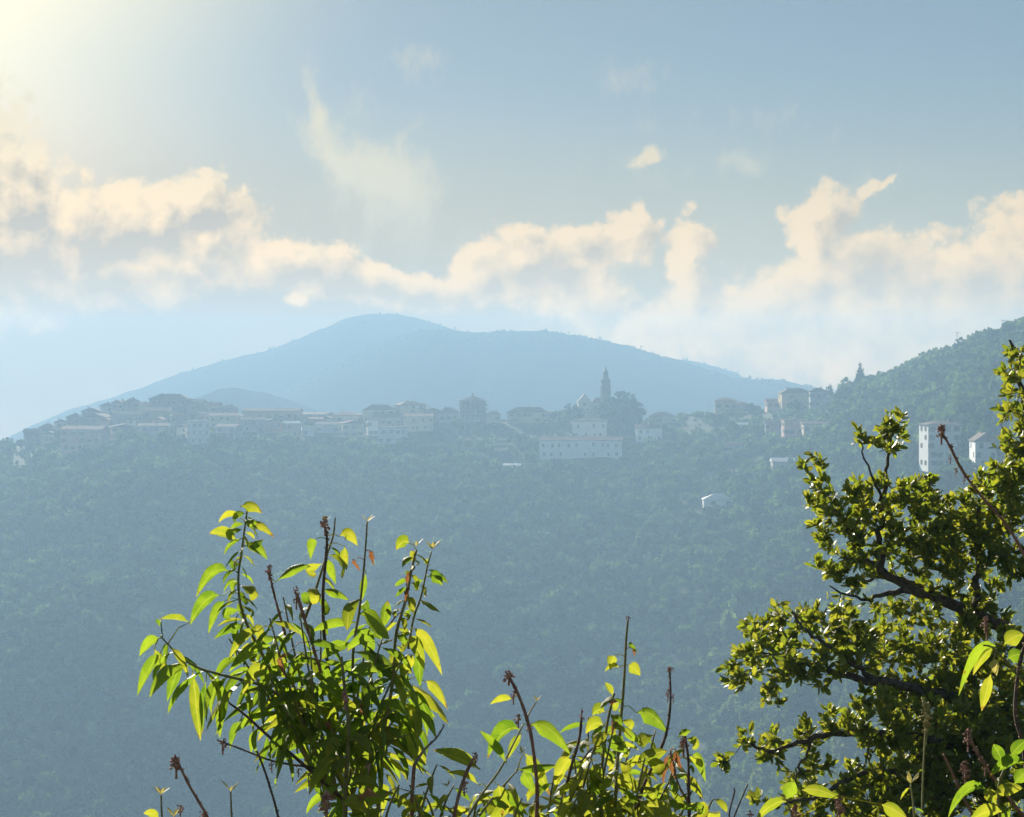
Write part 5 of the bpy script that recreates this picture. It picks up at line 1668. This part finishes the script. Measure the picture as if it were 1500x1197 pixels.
def build_oak():
    D = 11.0
    s = D / F
    rg = np.random.default_rng(5)
    root = Vector((PX(1640, 1100, D).x, D + .3, 0))
    root.z = float(H(root.x, root.y))
    e = empty('oak_tree', root)
    tag(e, 'small-leaved evergreen oak with glossy leaves and dark limbs filling the right side', 'tree')
    W = lambda u, y, dd=0.0: np.array(PX(u, y, D + dd) - root)
    limbs = [
        [np.array((0, 0, -.3)), np.array((-.02, .0, .8)), W(1610, 1190), W(1580, 1060, .05), W(1530, 965, 0), W(1478, 922, -.05), W(1402, 888, -.12), W(1335, 862, -.15), W(1285, 835, -.12), W(1255, 800, -.1), W(1240, 770, -.1)],
        [W(1402, 888, -.12), W(1350, 860, .1), W(1290, 845, .2), W(1262, 852, .2)],
        [W(1335, 862, -.15), W(1296, 872, -.2), W(1262, 878, -.25), W(1215, 858, -.3)],
        [W(1292, 840, -.12), W(1289, 790, -.1), W(1294, 735, -.05), W(1300, 680, 0), W(1308, 625, 0)],
        [W(1294, 735, -.05), W(1278, 700, -.1), W(1262, 650, -.12)],
        [W(1430, 900, -.1), W(1432, 840, 0), W(1430, 780, .1), W(1440, 730, .15)],
        [W(1530, 965, 0), W(1520, 860, .1), W(1510, 740, .15), W(1500, 640, .2), W(1495, 560, .2), W(1490, 515, .2), W(1478, 500, .2)],
        [W(1580, 1060, .05), W(1470, 1040, -.2), W(1380, 1018, -.3), W(1290, 1000, -.35), W(1215, 985, -.4), W(1150, 960, -.4), W(1105, 955, -.4)],
        [W(1290, 1000, -.35), W(1240, 965, -.4), W(1180, 925, -.4), W(1160, 895, -.4)],
        [W(1580, 1060, .05), W(1460, 985, .2), W(1350, 955, .3), W(1270, 935, .3)],
        [W(1600, 1140, 0), W(1470, 1105, -.4), W(1370, 1085, -.5), W(1270, 1070, -.5), W(1195, 1080, -.5), W(1130, 1100, -.5), W(1100, 1090, -.5)],
        [W(1600, 1160, 0), W(1470, 1165, -.5), W(1370, 1150, -.6), W(1280, 1130, -.6), W(1200, 1165, -.6), W(1150, 1178, -.6)],
        [W(1270, 1070, -.5), W(1272, 1110, -.5), W(1276, 1150, -.5)],
        [W(1195, 1080, -.5), W(1170, 1125, -.5), W(1165, 1160, -.5)],
    ]
    rad0 = [.085, .03, .022, .026, .012, .03, .045, .05, .02, .035, .045, .04, .01, .01]
    rad1 = [.010, .006, .004, .006, .004, .008, .006, .007, .005, .008, .006, .006, .004, .004]
    nodes, par, lvl = [], [], []
    for li, pts in enumerate(limbs):
        path = smooth_path([Vector(p) for p in pts], 6)
        path = [p + Vector(rg.normal(size=3)) * .008 * (1 if 0 < i < len(path) - 1 else 0) for i, p in enumerate(path)]
        n_ = len(path)
        rr = [rad0[li] + (rad1[li] - rad0[li]) * (i / (n_ - 1)) ** .7 for i in range(n_)]
        nm = 'trunk' if li == 0 else 'branch'
        obj(nm, MB().tube(path, rr, 8).mesh(nm, OAK_BARK, True), e)
        nodes += [np.array(p) for i, p in enumerate(path) if not (li == 0 and i < 22)]
    blobs = [(1308, 618, 22), (1300, 640, 24), (1258, 632, 12), (1192, 682, 16), (1205, 725, 26), (1232, 770, 44), (1262, 720, 26), (1290, 735, 34), (1292, 795, 50), (1345, 720, 34), (1345, 770, 45), (1385, 760, 45), (1440, 745, 52), (1370, 825, 50), (1430, 830, 56),
             (1492, 790, 56), (1500, 548, 34), (1494, 515, 20), (1490, 600, 30), (1492, 660, 38), (1500, 715, 40), (1470, 700, 30), (1212, 822, 28), (1240, 845, 20),
             (1158, 898, 30), (1120, 930, 36), (1085, 978, 30), (1135, 962, 44), (1205, 915, 42), (1250, 905, 38), (1320, 925, 46), (1390, 935, 50), (1455, 940, 52), (1240, 950, 40), (1310, 985, 44), (1380, 1005, 52), (1445, 1010, 56), (1495, 1030, 50), (1195, 990, 24), (1130, 1018, 16),
             (1098, 1082, 14), (1140, 1098, 26), (1185, 1072, 26), (1222, 1052, 20), (1285, 1050, 44), (1350, 1070, 52), (1420, 1085, 60), (1485, 1100, 50), (1345, 1135, 56), (1420, 1160, 60), (1262, 1150, 38), (1295, 1175, 48), (1235, 1185, 40), (1165, 1150, 26), (1180, 1180, 30), (1110, 1165, 14), (1480, 1180, 50), (1060, 1117, 6), (1280, 1095, 22), (1340, 1190, 50), (1390, 1130, 50), (1450, 1060, 50), (1320, 1040, 36), (1200, 1120, 20)]
    tips = []
    for (u, y, r) in blobs:
        k = max(4, int(r * r / (48 if y < 1000 else 40)))
        base = -.4 if y > 940 and u < 1250 else (-.5 if y > 1040 else -.05)
        for _ in range(k):
            a, q = rg.uniform(0, 6.283), math.sqrt(rg.uniform(0, 1))
            tips.append(W(u + math.cos(a) * q * r, y + math.sin(a) * q * r, base + rg.uniform(-1, 1) * (r * s * 1.2 + .08)))
    tips = np.array(tips)
    nodes = np.array(nodes)
    order = np.argsort([np.min(np.linalg.norm(nodes - t, axis=1)) for t in tips])
    twigs = MB()
    LV, LQ, LUV = [], [], []
    count = 0
    leaves = []
    for ti in order:
        t = tips[ti]
        dv = nodes - t
        dist = np.linalg.norm(dv, axis=1) + .25 * np.clip(nodes[:, 2] - t[2], 0, 1)
        k = int(np.argmin(dist))
        a = Vector(nodes[k])
        b = Vector(t)
        ln = (b - a).length
        mid = (a + b) / 2 + Vector(rg.normal(size=3)) * ln * .10 - Vector((0, 0, ln * .08))
        path = smooth_path([a, mid, b], 3)
        r0 = min(.0065, .0022 + .006 * ln)
        twigs.tube(path, [r0 + (.0013 - r0) * i / (len(path) - 1) for i in range(len(path))], 4)
        newn = [np.array(p) for p in path[2:]]
        nodes = np.vstack([nodes, newn])
        d = (b - path[-2]).normalized()
        for j in range(int(rg.integers(11, 17))):
            f = rg.uniform(0, 1) ** 1.05
            p = path_at(path, 1 - f * min(1.0, .17 / ln)) + Vector(rg.normal(size=3)) * .004
            ph = rg.uniform(0, 6.283)
            x = d.cross(Vector((.3, .2, .9))).normalized()
            y = d.cross(x).normalized()
            o = (x * math.cos(ph) + y * math.sin(ph)) * (.45 + .75 * f) + d * (.9 - .5 * f) + Vector((0, 0, .25))
            leaves.append((p, o.normalized(), .054 * rg.uniform(.5, 1.35), rg.uniform(-1.3, 1.3)))
    obj('twig', twigs.mesh('twig', OAK_BARK, True), e)['kind'] = 'stuff'
    protos = []
    for k in range(6):
        V, Q, UV = oak_leaf(k)
        protos.append((V, Q, UV))
    mes = [leaf_me(*g, OAK_LEAF[k % 2]) for k, g in enumerate(protos)]
    # the three hundred nearest leaves in the frame are objects; the others one mesh
    cand = sorted(range(len(leaves)), key=lambda i: leaves[i][0].y)
    ok = []
    for i in cand:
        p = leaves[i][0] + root
        c = cam_o.matrix_basis.inverted() @ p
        u = 750 + F * c.x / -c.z
        if 1040 < u < 1495 and leaves[i][2] > .05: ok.append(i)
    solo = set(ok[:300])
    AV, AQ, AU, AM = [], [], [], []
    for i, (p, o, ln, roll) in enumerate(leaves):
        yv = Vector((0, 0, 1)).cross(o)
        yv = yv.normalized() if yv.length > .1 else Vector((1, 0, 0))
        yv = Matrix.Rotation(roll, 3, o) @ yv
        zv = o.cross(yv)
        m = Matrix.Translation(p) @ Matrix((o, yv, zv)).transposed().to_4x4() @ Matrix.Scale(ln, 4)
        k = i % 6
        if i in solo:
            q = obj('leaf', mes[k], e)
            q.matrix_local = m
            continue
        V, Q, UV = protos[k]
        M3 = np.array(m)
        vv = np.array(V) @ M3[:3, :3].T + M3[:3, 3]
        b0 = sum(len(v) for v in AV[-1:]) if False else count
        AV.append(vv)
        AQ.append(np.array(Q) + count)
        AU += UV
        AM += [(i // 6) % 2] * len(Q)
        count += len(V)
    V = np.concatenate(AV); Q = np.concatenate(AQ)
    me = mesh_np('foliage', V, Q, OAK_LEAF, True)
    me.polygons.foreach_set('material_index', AM)
    uv = me.uv_layers.new(name='UVMap')
    li = np.empty(len(me.loops), np.int32)
    me.loops.foreach_get('vertex_index', li)
    uv.data.foreach_set('uv', np.array(AU, np.float32)[li].ravel())
    o = obj('foliage', me, e)
    o['kind'] = 'stuff'
    print('OAK leaves', len(leaves), 'tips', len(tips))


OAK_BARK = rough_mat('oak_bark', (.06, .048, .04), (.16, .125, .10), 30, .9, .2, 6, .3)
OAK_LEAF = [leaf_mat('oak_leaf', (.085, .14, .02), (.22, .27, .05), (.15, .17, .05), .52, (2.2, 2.0, .7), .36, .6, spot_at=.9),
            leaf_mat('young_oak_leaf', (.13, .175, .028), (.28, .30, .065), (.18, .18, .06), .55, (2.2, 1.9, .7), .38, .5, spot_at=.9)]


def oak_leaf(seed):
    rg = random.Random(seed)
    segs = 4
    p = Vector((0, 0, 0)); mid = [p.copy()]
    for i in range(segs):
        a = .25 - rg.uniform(.3, .9) * (i + 1) / segs
        p = p + Vector((math.cos(a), 0, math.sin(a))) / segs
        mid.append(p.copy())
    side = [Vector((0, 1, 0))] * (segs + 1)
    return leaf_geo(mid, rg.uniform(.42, .56), side, rg.uniform(.15, .5), segs, .04, seed, 'oval', .08)


build_oak()
plant_woods()

# ------------------------------------------------------------------ the air
def build_haze():
    mb = MB()
    mb.box(-2750, 2750, -2750, 2750, -230, 101)
    m_ = bpy.data.materials.new('haze_air')
    m_.use_nodes = True
    m_.node_tree.nodes.clear()
    n = NT(m_.node_tree)
    out = n.new('ShaderNodeOutputMaterial')
    pv = n.new('ShaderNodeVolumePrincipled')
    pv.inputs['Color'].default_value = (.435, .69, 1.0, 1)
    pv.inputs['Density'].default_value = 5.0e-4
    pv.inputs['Anisotropy'].default_value = .18
    n.put(out.inputs['Volume'], pv.outputs[0])
    o = obj('haze', mb.mesh('haze', m_))
    tag(o, kind='stuff')


build_haze()
